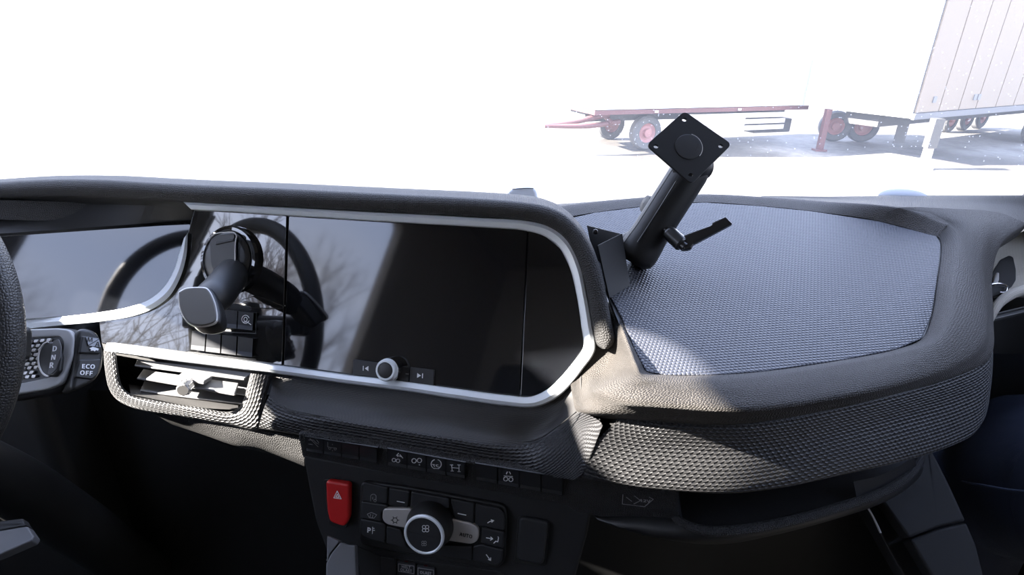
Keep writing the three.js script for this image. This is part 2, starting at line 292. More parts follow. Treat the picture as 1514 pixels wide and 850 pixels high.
{ // glossy black fascia between the cluster and the display
  const t = thing('control_fascia', 'glossy black fascia with the brake lever and two rows of keys', 'control panel');
  part('fascia_panel', plate(SCR, [[287, 309], [424, 318], [417, 542], [150, 508], [146, 474], [190, 467], [232, 448], [258, 414], [271, 370]], { z: 0, t: 0.012, bevel: 0.001, r: 0.004 }), M.gloss, t);
  const keys = [[[307, 454.5], [326, 457], [324, 483.5], [305, 481]], [[329, 457.5], [351, 460], [349.5, 486], [327.5, 483.5]], [[352.5, 460], [375, 463], [373, 488.5], [351, 486]], [[284, 489], [304, 491.5], [302, 519], [282, 516.5]], [[306, 492], [326.5, 494.5], [325, 522], [304, 519.5]], [[328.5, 495], [350, 497.5], [348.5, 525], [327, 522]], [[352, 497.5], [374, 500.5], [372.5, 528], [350.5, 525]]];
  keys.forEach((q) => {
    const lerp = (a, b, k) => [a[0] + (b[0] - a[0]) * k, a[1] + (b[1] - a[1]) * k];
    const k = part('key', loft([[SCR.hit(...q[0], 0), SCR.hit(...q[1], 0)], [SCR.hit(...q[0], 0.0065), SCR.hit(...q[1], 0.0065)], [SCR.hit(...lerp(q[0], q[3], 0.76), 0.0035), SCR.hit(...lerp(q[1], q[2], 0.76), 0.0035)], [SCR.hit(...q[3], 0.008), SCR.hit(...q[2], 0.008)], [SCR.hit(...q[3], 0), SCR.hit(...q[2], 0)]], { nu: 4, smooth: false, crease: 0.2 }), M.greyKey, t);
    if (q[0][0] === 352.5) part('symbol', strokes(new Face(SCR.hit(...lerp(q[0], q[3], 0.76), 0.004), SCR.hit(...lerp(q[1], q[2], 0.76), 0.004), SCR.hit(...q[0], 0.007)), [arc(363, 472, 5.5, 6, 20, 340), arc(363, 472, 2.4, 3), [[360, 476], [366, 476]], [[367, 477], [371, 480]]], 1.0, 0.0), M.print, k);
  });
  part('key_rail', strokes(SCR, [[[300, 489], [378, 493], [379, 462]], [[278, 520], [378, 531.5]], [[356, 452], [420, 456]]], 1.4, 0.0006), M.key, t, 'thin raised edge round the keys');
  part('fascia_ledge', plate(SCR, [[352, 444], [378, 436], [420, 452], [419, 457], [372, 456]], { z: 0.004, t: 0.005, bevel: 0.0015, r: 0.001 }), M.gloss, t);
}
{
  const t = thing('centre_display', 'large dark glass touch display framed in silver at the dashboard centre', 'display');
  part('screen_glass', plate(SCR, [[427, 318.5], [779.5, 340], [767.5, 588], [419.5, 542]], { z: 0.0, t: 0.01, bevel: 0.0007, r: 0.001 }), M.screen, t);
  part('side_glass', plate(SCR, [[781.5, 340], [806, 349], [829, 368], [844, 398], [854, 440], [860, 480], [863, 513], [846, 539], [829, 559], [811, 576], [785, 588], [769.5, 588]], { z: 0.0, t: 0.01, bevel: 0.0007, r: 0.001 }), M.screen, t);
}
{ // media keys with the volume knob
  const t = thing('media_control', 'slim media key bar with a round silver volume knob below the display', 'media control');
  part('skip_key', plate(SCR, [[522, 531], [580, 539], [580, 562], [521, 553.5]], { z: 0.0035, t: 0.0035, bevel: 0.001, r: 0.0015 }), M.key, t);
  part('skip_key', plate(SCR, [[606, 542.5], [642, 547], [641, 571], [605, 566]], { z: 0.0035, t: 0.0035, bevel: 0.001, r: 0.0015 }), M.key, t);
  part('key_bridge', plate(SCR, [[581, 540], [605, 543], [604, 565], [580, 561]], { z: 0.002, t: 0.002, bevel: 0.0005, r: 0.0005 }), M.black, t);
  part('symbol', merged([solid(SCR, [[[544.8, 541], [539.5, 544.5], [544.6, 548.6]]], 0.004), strokes(SCR, [[[537.2, 541.2], [537, 547.6]]], 1.2, 0.004)]), M.print, t);
  part('symbol', merged([solid(SCR, [[[617, 551.5], [622.5, 555.3], [616.7, 558.5]]], 0.004), strokes(SCR, [[[624.8, 552.4], [624.5, 558.8]]], 1.2, 0.004)]), M.print, t);
  part('symbol', strokes(SCR, [[[600, 552.6], [604, 553]]], 0.9, 0.0025), M.dimPrint, t);
  const c = SCR.hit(580.5, 545, 0.002), n = SCR.n;
  const knob = part('knob', lathe([[0.0001, 0], [0.0165, 0], [0.017, 0.002], [0.0168, 0.012], [0.0155, 0.0145], [0.0001, 0.0145]], c, n), M.chrome, t);
  part('knob_ring', lathe([[0.0112, 0.0144], [0.0155, 0.0144], [0.0163, 0.0155], [0.0155, 0.0215], [0.0142, 0.0235], [0.0118, 0.0235], [0.011, 0.022], [0.0112, 0.0144]], c, n), M.silver, knob);
  part('knob_cap', lathe([[0.011, 0.0144], [0.011, 0.0225], [0.0095, 0.0235], [0.0001, 0.0238]], c, n), M.black, knob);
}
// ------------------------------------------------------------------ instrument cluster
{
  const t = thing('instrument_cluster', 'recessed dark instrument screen behind the steering wheel', 'instrument display');
  part('screen', plate(CLU, [[-120, 356], [20, 348], [150, 339], [284, 330], [268, 400], [246, 436], [196, 458], [130, 466], [30, 472], [-120, 485]], { z: 0, t: 0.01, bevel: 0.0008, r: 0.01 }), M.screen, t);
  // dark cowl walls from the hood back to the screen
  part('cowl', loft([[SCR.hit(-110, 296, -0.02), SCR.hit(0, 293, -0.0), SCR.hit(150, 292, 0.0), SCR.hit(284, 299, 0.0)], [SCR.hit(-110, 312, -0.05), SCR.hit(0, 302, -0.03), SCR.hit(150, 302, -0.03), SCR.hit(284, 306, -0.02)], [CLU.hit(-120, 352, -0.004), CLU.hit(20, 344, -0.004), CLU.hit(150, 335, -0.004), CLU.hit(288, 325, -0.004)]], { nu: 30, smooth: false }), M.matte, t);
  part('cowl_side', loft([[SCR.hit(288, 300, -0.006), SCR.hit(284, 340, -0.006), SCR.hit(270, 395, -0.006)], [CLU.hit(296, 322, -0.006), CLU.hit(286, 345, -0.006), CLU.hit(272, 400, -0.006)]], { nu: 12, smooth: false }), M.black, t);
}
{
  const t = thing('cluster_trim', 'silver trim curling round the lower right corner of the instrument screen', 'trim');
  const a = [[272, 352], [266, 372], [258, 398], [243, 424], [220, 443], [190, 454], [145, 462], [90, 468], [35, 471], [-60, 478]], b = [[278, 344], [276, 378], [268, 408], [252, 437], [228, 456], [196, 468], [147, 476], [92, 481], [36, 487], [-60, 496]];
  const F2 = new Face(SCR.hit(147, 470, 0.004), SCR.hit(270, 400, 0.004), CLU.hit(0, 470, 0.06));
  const off = (i) => i;
  part('strip', loft([[0, -0.02], [0.02, 0.004], [0.5, 0.007], [0.95, 0.004], [1, -0.012]].map(([k, o]) => a.map((p, i) => SCR.hit(p[0] + (b[i][0] - p[0]) * k, p[1] + (b[i][1] - p[1]) * k, o))), { nu: 70, smooth: false, crease: 0.5 }), M.silver, t);
}
// ------------------------------------------------------------------ parking brake lever in its round socket
{
  const t = thing('brake_lever', 'black brake lever with a bronze-tinted pad in a round socket left of the display', 'lever');
  const c = SCR.hit(343, 384, 0), n = SCR.n;
  part('socket_ring', lathe([[0.054, 0], [0.054, 0.006], [0.051, 0.010], [0.046, 0.0105], [0.0445, 0.009], [0.044, 0.002], [0.044, 0]], c, n, 64), M.gloss, t);
  part('socket_edge', lathe([[0.0438, 0.0085], [0.0452, 0.0105], [0.0463, 0.0108], [0.0468, 0.0095]], c, n, 64), M.key, t);
  part('socket_dome', lathe([[0.044, 0.002], [0.043, 0.011], [0.036, 0.016], [0.0001, 0.018]], c, n, 64), M.mountGloss, t);
  const slot = [[314, 350], [322, 345], [340, 343], [350, 344.5], [349, 362], [348, 400], [318, 402], [312, 380]];
  part('socket_slot', plate(SCR, [[310, 356], [320, 347], [346, 345.5], [347.5, 372], [347, 410], [318, 412], [311, 385]], { z: 0.0215, t: 0.004, bevel: 0.0006, r: 0.004 }), M.black, t, 'recess behind the lever');
  part('slot_edge', tube([SCR.hit(310, 352, 0.021), SCR.hit(318, 346, 0.022), SCR.hit(333, 343.5, 0.022), SCR.hit(346, 344, 0.022), SCR.hit(349.5, 348, 0.022), SCR.hit(348, 360, 0.022), SCR.hit(347.5, 395, 0.022)], 0.0009, 60, 8), M.satin, t);
  part('slot_step', plate(SCR, [[318, 357], [345, 352], [345, 356], [318, 362]], { z: 0.024, t: 0.004, bevel: 0.001, r: 0.001 }), M.key, t);
  const p0 = SCR.hit(345, 404, 0.012), p1 = SCR.hit(334, 418, 0.045), p2 = SCR.hit(318, 437, 0.078), p3 = SCR.hit(300, 449, 0.1);
  part('stem', limb([p0, p1, p2, p3], [0.024, 0.0245, 0.025, 0.021], { n: 30, k: 36 }), M.black, t);
  const pad = new Face(D(264, 445, 0.775), D(322, 462, 0.768), D(270, 480, 0.755));
  const head = [[262.5, 431], [276, 424.5], [300, 423.5], [309, 428], [317, 444], [321, 462], [320, 474], [311, 479.5], [296, 482], [280, 478.5], [270, 468], [264, 452]];
  part('pad_body', plate(pad, head.map(([x, y]) => [x + 5, y - 1]), { z: -0.005, t: 0.03, bevel: 0.008, seg: 5, smooth: true }), M.black, t);
  part('pad_edge', plate(pad, head, { z: 0.001, t: 0.005, bevel: 0.0018, seg: 4, smooth: true }), M.satin, t);
  part('pad', plate(pad, head.map(([x, y]) => [292 + (x - 292) * 0.95, 453 + (y - 453) * 0.955]), { z: 0.0022, t: 0.005, bevel: 0.0015, seg: 4, smooth: true }), std([0.05, 0.045, 0.036], 0.38), t, 'bronze-tinted flat end pad');
}
// ------------------------------------------------------------------ air vent
const VEN = new Face(Y(190, 600, -0.555), Y(380, 632, -0.555), Y(172, 524, -0.485));
{
  const t = thing('air_vent', 'rectangular air vent with pale slats below the silver trim', 'air vent');
  const inn = [[171, 521], [174, 545], [180, 570], [193, 583], [230, 592], [293, 602], [338, 609], [352, 604], [360, 592], [365, 575], [371, 552]];
  const out = [[153, 518], [155, 545], [161, 574], [172, 590], [200, 604], [280, 618], [340, 628], [384, 634.5], [388, 612], [394, 585], [402, 555]];
  const lip = inn.map(([x, y], i) => [x + (out[i][0] - x) * -0.3, y + (out[i][1] - y) * -0.3]);
  const r = (k, o) => inn.map((p, i) => VEN.hit(p[0] + (out[i][0] - p[0]) * k, p[1] + (out[i][1] - p[1]) * k, o));
  part('frame', loft([r(0.04, -0.05), r(0.01, -0.02), r(0.0, 0.0), r(0.15, 0.006), r(0.6, 0.006), r(0.95, 0.001), r(1, -0.02), r(0.98, -0.09)], { nu: 90, nv: 3, crease: 1.2 }), M.scale, t);
  part('duct', plate(VEN, [[150, 505], [385, 545], [372, 620], [175, 592]], { z: -0.062, t: 0.01, bevel: 0, r: 0.002 }), M.black, t);
  // the lower inner ledge that catches the sun
  part('ledge', loft([[VEN.hit(193, 583, 0.0), VEN.hit(293, 602, 0.0), VEN.hit(352, 606, 0.0)], [VEN.hit(192, 575, -0.03), VEN.hit(280, 588, -0.03), VEN.hit(352, 596, -0.03)], [VEN.hit(190, 568, -0.06), VEN.hit(280, 580, -0.06), VEN.hit(350, 590, -0.06)]], { nu: 20, smooth: false }), M.rib, t);
  const slat = (a, b, c, d, th, o, ob) => { // a,b front-left/right pixels, c,d back-right/left pixels
    const F = new Face(VEN.hit(...a, o), VEN.hit(...b, o), VEN.hit(...d, ob));
    return plate(F, [a, b, c, d], { z: 0, t: th, bevel: 0.0012, r: 0.0015, seg: 3 });
  };
  part('slat', slat([199, 539.5], [361, 560], [371, 551], [203, 531], 0.003, -0.02, -0.05), M.slat, t);
  part('slat', slat([202, 559], [364, 583], [371, 574], [212, 545], 0.003, -0.022, -0.052), M.slat, t);
  part('slat', slat([207, 577.5], [360, 596.5], [368, 588], [213, 563], 0.003, -0.022, -0.052), M.slat, t);
  const blade = part('centre_blade', slat([216, 559], [347, 582], [353, 566], [230, 549], 0.004, 0.016, -0.012), M.slat, t, 'wide middle slat that carries the knob');
  part('blade_bridge', slat([262, 556], [302, 563], [314, 556], [270, 549.5], 0.006, 0.018, -0.01), M.slat, blade);
  const k0 = VEN.hit(283, 563, 0.014), k1 = VEN.hit(270, 577, 0.044), ax = k1.clone().sub(k0);
  const kn = part('knob', lathe([[0.0001, 0], [0.006, 0], [0.0062, ax.length() * 0.45], [0.0095, ax.length() * 0.5], [0.0098, ax.length() * 0.95], [0.0082, ax.length()], [0.0001, ax.length()]], k0, ax, 10), M.satin, t);
  for (let i = 0; i < 8; i++) { const a = i * Math.PI / 4, q = new THREE.Quaternion().setFromUnitVectors(V(0, 1, 0), ax.clone().normalize()), v = V(Math.cos(a) * 0.0096, 0, Math.sin(a) * 0.0096).applyQuaternion(q).add(k0).addScaledVector(ax, 0.72); part('knob_rib', axisGeo(new THREE.CylinderGeometry(0.0014, 0.0014, ax.length() * 0.4, 6), v, ax), M.chrome, kn); }
}
// leather apron below the vent
{
  const pts = (l, h) => l.map(([x, y]) => Y(x, y, h));
  solo('lower_apron', loft([pts([[222, 610], [250, 614], [280, 619], [340, 629], [384, 636], [450, 648]], -0.565), pts([[232, 614], [258, 622], [290, 630], [345, 645], [390, 652], [450, 664]], -0.585), pts([[245, 622], [270, 630], [300, 641], [350, 658], [395, 666], [450, 682]], -0.61), pts([[255, 628], [280, 636], [310, 646], [360, 662], [400, 672], [450, 690]], -0.66)], { nu: 50, nv: 4 }), M.leather, 'black grained apron curving under the air vent', 'dashboard panel');
}
// ------------------------------------------------------------------ textured shelf below the display
{
  const t = thing('centre_shelf', 'wide textured shelf lip below the centre display', 'shelf');
  const A = [[403, 552], [416, 554], [508, 567], [598, 578.5], [676, 590], [748, 600.5], [790, 602], [820, 590], [842, 571], [859, 547]];
  const B = [[398, 585], [419, 600], [505, 620], [590, 634], [664, 646], [728, 655], [786, 654], [826, 634], [845, 618], [860, 606]];
  const C = [[386, 618], [419, 624], [504, 634], [590, 648], [668, 661], [732, 672], [790, 678], [838, 662], [862, 642], [886, 622]];
  const E = [[383, 634], [424, 640], [502, 653], [585, 668], [668, 682], [735, 692], [790, 701], [832, 707], [857, 705], [891, 629]];
  const at = (l, h) => l.map(([x, y], i) => Y(x, y, Array.isArray(h) ? h[i] : h));
  const hA = A.map((p) => SCR.hit(p[0], p[1], -0.006));
  const hB = at(B, [-0.5, -0.508, -0.506, -0.506, -0.505, -0.505, -0.5, -0.47, -0.435, -0.4]);
  const mid = (p, q, k) => p.map((v, i) => v.clone().lerp(q[i], k));
  const dip = mid(hA, hB, 0.55).map((v, i) => v.add(V(0, i > 0 && i < 9 ? -0.006 : 0, -0.004)));
  part('shelf_panel', loft([hA, mid(hA, hB, 0.2), dip, mid(hA, hB, 0.85).map(v => v.add(V(0, -0.002, 0))), hB], { nu: 80, nv: 5 }), M.rib, t);
  const hC = at(C, [-0.53, -0.525, -0.52, -0.52, -0.519, -0.519, -0.512, -0.47, -0.425, -0.396]);
  const hE = at(E, [-0.556, -0.548, -0.542, -0.542, -0.541, -0.54, -0.535, -0.512, -0.479, -0.396]);
  part('shelf_lip', loft([hB, mid(hB, hC, 0.3).map(v => v.add(V(0, 0.001, 0.003))), hC, hE, hE.map(v => v.clone().add(V(0, -0.006, -0.02))), hE.map(v => v.clone().add(V(0, -0.004, -0.07)))], { nu: 110, nv: 4, uvOf: 'rows' }), M.scale, t);
  part('inset_seam', tube([[415, 556], [416, 585], [424, 603], [450, 610], [574, 631], [728, 652], [788, 651], [822, 632], [852, 609]].map(([x, y], i) => { const q = y < 590 ? SCR.hit(x, y, 0.0) : Y(x, y, -0.507 + (x > 780 ? (x - 780) * 0.0014 : 0)); return q; }), 0.0008, 80, 6), M.black, t, 'fine seam round the shelf inset');
}
// ------------------------------------------------------------------ switch rows
{
  const t = thing('switch_housing', 'grained housing strip holding three rows of small black switches', 'control panel');
  part('housing', plate(SWI, [[440, 641], [502, 651], [585, 666], [668, 680], [735, 690], [790, 699], [832, 705], [860, 704], [1000, 722], [1004, 770], [996, 783], [930, 773], [850, 757], [834, 746], [700, 722], [560, 699], [447, 677]], { z: 0, t: 0.05, bevel: 0.003, r: 0.004, seg: 3 }), M.leather, t);
  const groups = [[[452, 646], [557.5, 663], [557.5, 684], [452, 666.5]], [[573, 664], [688, 685], [688, 707.5], [573, 687.5]], [[703.5, 686], [832, 707], [832, 732.5], [703.5, 709.5]]];
  const up = 1;
  groups.forEach((g, gi) => {
    const L = (a, b, k) => [a[0] + (b[0] - a[0]) * k, a[1] + (b[1] - a[1]) * k];
    part('switch_bed', plate(SWI, [[g[0][0] - 1, g[0][1] - up], [g[1][0] + 1, g[1][1] - up], [g[2][0] + 1, g[2][1] + 1], [g[3][0] - 1, g[3][1] + 1]], { z: 0.0008, t: 0.002, bevel: 0, r: 0.001 }), M.black, t);
    for (let i = 0; i < 4; i++) {
      const a = L(g[0], g[1], i / 4 + 0.008), b = L(g[0], g[1], (i + 1) / 4 - 0.008), c = L(g[3], g[2], (i + 1) / 4 - 0.008), d = L(g[3], g[2], i / 4 + 0.008);
      a[1] -= up; b[1] -= up;
      const m1 = L(a, d, 0.8), m2 = L(b, c, 0.8);
      const sw = part('switch', loft([[SWI.hit(...a, 0), SWI.hit(...b, 0)], [SWI.hit(...a, 0.006), SWI.hit(...b, 0.006)], [SWI.hit(...m1, 0.003), SWI.hit(...m2, 0.003)], [SWI.hit(...d, 0.0075), SWI.hit(...c, 0.0075)], [SWI.hit(...d, 0), SWI.hit(...c, 0)]], { nu: 2, smooth: false, crease: 0.2 }), M.key, t);
      const x = (a[0] + b[0]) / 2, y = (m1[1] + m2[1]) / 2 - 9, S = new Face(SWI.hit(...m1, 0.0035), SWI.hit(...m2, 0.0035), SWI.hit(...a, 0.0065));
      const sym = [
        [[[[x - 9, y - 5], [x - 2, y - 5], [x + 3, y], [x + 6, y + 1]], [[x - 7, y - 7], [x + 5, y + 5]], [[x - 9, y + 1], [x - 3, y + 2]], [[x + 3, y - 5], [x + 6, y - 1]]],
         [[[x - 7, y - 6], [x - 7, y + 1], [x + 6, y + 3]], arc(x - 4, y + 3, 1.6), arc(x + 4, y + 4, 1.6), [[x, y - 3], [x, y - 2]], [[x, y + 6], [x, y + 7]]], null, null],
        [[arc(x - 5, y + 4, 2.6), arc(x + 1, y + 5, 2.6), [[x, y - 3], [x + 6, y - 1]], [[x + 4, y - 4], [x + 8, y + 1]], [[x + 2, y - 6], [x - 1, y - 3], [x + 1, y - 1]]],
         [arc(x - 4, y, 3.2), arc(x + 4, y - 0.5, 3.2), [[x + 3.5, y + 6], [x + 4.3, y + 6]]],
         [arc(x, y, 7.5, 7, 110, 250, 12), arc(x, y, 7.5, 7, 290, 430, 12), [[x - 4, y + 6], [x + 4, y + 6.5]]],
         [[[x - 6, y - 4], [x - 5, y + 5]], [[x + 5, y - 4], [x + 5, y + 6]], [[x - 5.5, y], [x + 5, y + 1]], [[x - 8, y - 4], [x - 4, y - 4]], [[x - 7, y + 5], [x - 3, y + 5]], [[x + 3, y - 4], [x + 7, y - 4]], [[x + 3, y + 6], [x + 7, y + 6]]]],
        [null, [arc(x - 4, y + 4, 3), arc(x + 3.6, y + 4.8, 3), [[x - 6.5, y - 0.6], [x + 6, y + 0.4]], arc(x, y - 2, 3, 5, 115, 165, 6), arc(x, y - 2, 3, 5, 15, 65, 6)], null, null]][gi][i];
      if (sym) part('symbol', strokes(S, sym, gi ? 1.15 : 0.8, 0), gi ? M.print : M.dimPrint, sw);
      if (gi === 1 && i === 2) part('lettering', lettering(S, 'TC', [x - 4.6, y + 3.4], [x + 5, y + 4.4], 0), M.print, sw);
    }
  });
  const lab = SWI;
  part('socket_mark', strokes(lab, [[[921, 731], [920, 745], [953, 749], [966, 738], [960, 735]], [[938, 733], [947, 740], [937, 745]], [[926, 735], [934, 741]]], 0.9, 0.0006), M.dimPrint, t, 'moulded socket mark');
  part('lettering', lettering(lab, '12V', [946, 741.5], [962, 743], 0.0006), M.dimPrint, t);
}
// ------------------------------------------------------------------ centre console
{
  const t = thing('centre_console', 'matte black console face below the switch rows', 'console');
  part('console_face', plate(CON, [[447, 672], [560, 694], [700, 716], [832, 741], [876, 748], [868, 790], [836, 905], [500, 905], [484, 820], [466, 770]], { z: 0, t: 0.06, bevel: 0.004, r: 0.008, seg: 3 }), M.matte, t);
  part('lower_pocket', plate(CON, [[524, 806], [560, 822], [745, 846], [745, 900], [545, 900]], { z: 0.0012, t: 0.003, bevel: 0.0008, r: 0.006 }), M.black, t);
  const key = (q) => part('console_key', plate(CON, q, { z: 0.005, t: 0.004, bevel: 0.001, r: 0.0015 }), M.key, t);
  key([[563, 823], [584, 826], [584, 852], [563, 848]]);
  for (const [q, l] of [[[[587, 830], [614, 834], [614, 866], [587, 862]], ['HELT', 'OLAST']], [[[616, 836], [642, 840], [642, 872], [616, 868]], ['OLAST']]]) {
    const k = key(q), [a, b] = q, x = a[0] + 2, y = a[1] + 3.5, w = 23;
    part('symbol', strokes(CON, [[[x, y], [x + w, y + 3.4], [x + w, y + 14.5], [x, y + 11], [x, y]]], 0.7, 0.0054), M.dimPrint, k);
    l.forEach((s, i) => { const yy = l.length > 1 ? y + 5.2 + i * 5 : y + 8, e = s.length > 4 ? 3 : 5; part('lettering', lettering(CON, s, [x + e, yy + e * 0.15], [x + w - e, yy + 3.0 - e * 0.15], 0.0054), M.dimPrint, k); });
    part('indicator', solid(CON, [[[x + 9, y - 5], [x + 14, y - 4.3], [x + 14, y - 2.3], [x + 9, y - 3]]], 0.0054), std([0.05, 0.004, 0.004], 0.5), k);
  }
}
{
  const t = thing('hazard_switch', 'bright red hazard light switch on the console left', 'switch');
  part('surround', plate(CON, [[478, 708], [519, 713], [518, 770], [510, 783], [485, 776]], { z: 0.001, t: 0.003, bevel: 0.0008, r: 0.006 }), M.black, t);
  part('rocker', plate(CON, [[481, 711], [516.5, 716], [515.5, 768], [509, 779.5], [487, 772.5], [483, 755]], { z: 0.0125, t: 0.012, bevel: 0.0035, r: 0.006, seg: 4 }), M.red, t);
  part('symbol', strokes(CON, [[[498.5, 726], [493.5, 736], [504.5, 737.5], [498.5, 726]], [[498.7, 730.5], [496.5, 734.6], [501.4, 735.3], [498.7, 730.5]]], 1.0, 0.0129), M.print, t);
}
{
  const t = thing('climate_control', 'dark climate control unit with a large ringed dial in the console', 'climate control');
  part('housing', plate(CON, [[533, 711], [600, 720], [748, 747], [750, 770], [747, 830], [735, 841], [716, 841], [534, 806], [531, 790]], { z: 0.006, t: 0.008, bevel: 0.002, r: 0.012, seg: 3 }), M.black, t);
  const keyDefs = [[[537, 713], [573, 721], [572, 745.5], [534, 740]], [[534, 741.5], [572, 747], [571, 753], [563, 757], [563, 771], [533, 766]], [[533, 767.5], [563, 772.5], [570, 776], [569, 803], [540, 797], [534, 790]], [[575, 721.5], [605.5, 726.5], [604, 751], [574, 747]], [[607.5, 727], [664, 737], [664, 752], [606, 752]], [[666, 737.5], [701, 744.5], [700, 776], [672, 768]], [[703, 745], [738, 752], [746.5, 760], [745.5, 785], [712, 778], [702, 776]], [[712, 780], [745, 787], [744, 811.5], [711, 803]], [[711, 805], [743.5, 813.5], [741, 832], [733, 836.5], [699, 829], [699, 808]], [[571, 778], [592, 783], [600, 806], [607, 813], [571, 804]], [[646, 806], [697, 808], [697, 829], [630, 818]]];
  const keys = keyDefs.map(q => part('climate_key', plate(CON, q, { z: 0.0105, t: 0.005, bevel: 0.0019, r: 0.003, seg: 3 }), M.key, t));
  const silv = [part('silver_key', plate(CON, [[566, 752], [610, 752], [606, 782], [572, 776], [564.5, 768]], { z: 0.0125, t: 0.007, bevel: 0.0018, r: 0.006, seg: 3 }), M.satin, t, 'satin silver key'), part('silver_key', plate(CON, [[660, 766], [698, 774], [708, 782], [707, 799], [698, 805], [655, 799]], { z: 0.0125, t: 0.007, bevel: 0.0018, r: 0.006, seg: 3 }), M.satin, t, 'satin silver key')];
  const z = 0.0109, P = (i, lines, w = 1.0, m = M.print) => part('symbol', strokes(CON, lines, w, z), m, keys[i]);
  P(0, [arc(552, 734, 4, 3.5, 0, 200, 10), [[548, 733], [548, 741]], [[556, 733], [556, 738]], arc(554.5, 740, 1.8), [[551, 738], [551, 735]]], 0.8, M.dimPrint);
  P(1, [[[543, 760], [549, 757.5], [557, 761], [553, 766], [546, 765], [543, 760]], [[547, 764], [548, 760]], [[550.5, 765], [551.5, 761]]], 0.8, M.dimPrint);
  part('lettering', lettering(CON, 'P', [543, 787], [548, 788], z), M.print, keys[2]);
  P(2, [[[551, 779], [550.5, 789]], [[553.5, 781], [551, 781]], [[554, 784], [551, 784]]], 0.9);
  P(3, [[[587, 741], [598, 743]]], 1.3); P(5, [[[677, 759], [689, 761.5]]], 1.3);
  P(6, [[[721, 773], [724, 771], [730, 769.5]], [[726, 768.5], [730, 769.5], [727, 772]]], 1.2);
  P(7, [[[719, 795], [728, 796.5]], [[725.5, 793.8], [728.5, 796.6], [725, 798.5]], [[730, 803], [733, 800], [736, 801], [737, 795]], [[736.5, 793.5], [736.6, 793.9]]], 1.2);
  P(8, [[[719, 820], [725, 828]], [[725.5, 824.5], [725.5, 828.5], [722, 827]]], 1.2);
  part('symbol', strokes(CON, [arc(584, 769, 3.4), ...[0, 60, 120, 180, 240, 300].map(a => [[584 + 3.4 * Math.cos(a * 0.01745), 769 + 3.4 * Math.sin(a * 0.01745)], [584 + 6 * Math.cos(a * 0.01745), 769 + 6 * Math.sin(a * 0.01745)]])], 0.9, 0.0129), M.darkPrint, silv[0]);
  part('lettering', lettering(CON, 'AUTO', [679, 792], [698, 796], 0.0129), M.darkPrint, silv[1]);
  const c = CON.hit(639.5, 770, 0.004), n = CON.n;
  const dial = part('dial', lathe([[0.0001, 0], [0.034, 0], [0.0345, 0.014], [0.0325, 0.022], [0.029, 0.034], [0.027, 0.036], [0.0001, 0.036]], c, n, 64), M.black, t);
  part('dial_ring', lathe([[0.0252, 0.0355], [0.0252, 0.0378], [0.0264, 0.0388], [0.0282, 0.0384], [0.0292, 0.0368], [0.029, 0.034]], c, n, 64), M.silver, dial);
  const top = new Face(c.clone().addScaledVector(n, 0.0372), c.clone().addScaledVector(n, 0.0372).add(CON.ex), c.clone().addScaledVector(n, 0.0372).add(CON.ey));
  part('dial_face', lathe([[0.0256, 0.0355], [0.0256, 0.0368], [0.0001, 0.0372]], c, n, 64), M.key, dial);
  // symbols sit at the dial face centre
  const mk = (dx, dy) => { const v = top.o.clone().addScaledVector(CON.ex, dx).addScaledVector(CON.ey, dy).sub(EYE); const d = -v.dot(AZ); return [757 + FOCAL * v.dot(AX) / d, 425 - FOCAL * v.dot(AY) / d]; };
  const fan = (dx, dy, r) => { const [x, y] = mk(dx, dy); return [arc(x - r, y - r, r), arc(x + r, y - r, r), arc(x - r, y + r, r), arc(x + r, y + r, r)]; };
  part('symbol', strokes(top, fan(0.002, 0.010, 2.4), 0.9, 0.0003), M.print, dial);
  part('symbol', strokes(top, fan(0.001, -0.0125, 1.7), 0.7, 0.0003), M.dimPrint, dial);
  part('dial_split', strokes(top, [[mk(-0.0245, 0.001), mk(0.0245, -0.002)]], 0.8, 0.0002), M.black, dial);
}
{
  const t = thing('blank_switch', 'plain dark blank switch cover right of the climate controls', 'switch cover');
  part('surround', plate(CON, [[766, 762], [813, 770], [806, 838], [760, 832]], { z: 0.001, t: 0.003, bevel: 0.0006, r: 0.007 }), M.black, t);
  part('cover', plate(CON, [[768, 764.5], [811, 772.5], [803, 835.5], [763, 829]], { z: 0.0085, t: 0.008, bevel: 0.003, r: 0.007, seg: 4 }), M.key, t);
}
{
  const F = new Face(D(482, 850, 0.8), D(526, 856, 0.8), D(484, 793, 0.82));
  const t = thing('console_side_trim', 'grey console side trim standing below the hazard switch', 'trim');
  part('upper_piece', plate(F, [[483.5, 792], [502, 800], [488, 818], [483, 830]], { t: 0.02, bevel: 0.0015, r: 0.001 }), M.greyPlastic, t);
  part('lower_piece', plate(F, [[503, 801.5], [512, 805], [525, 806], [528, 890], [481, 890], [482, 833], [489, 819]], { t: 0.02, bevel: 0.002, r: 0.002 }), M.greyPlastic, t);
}
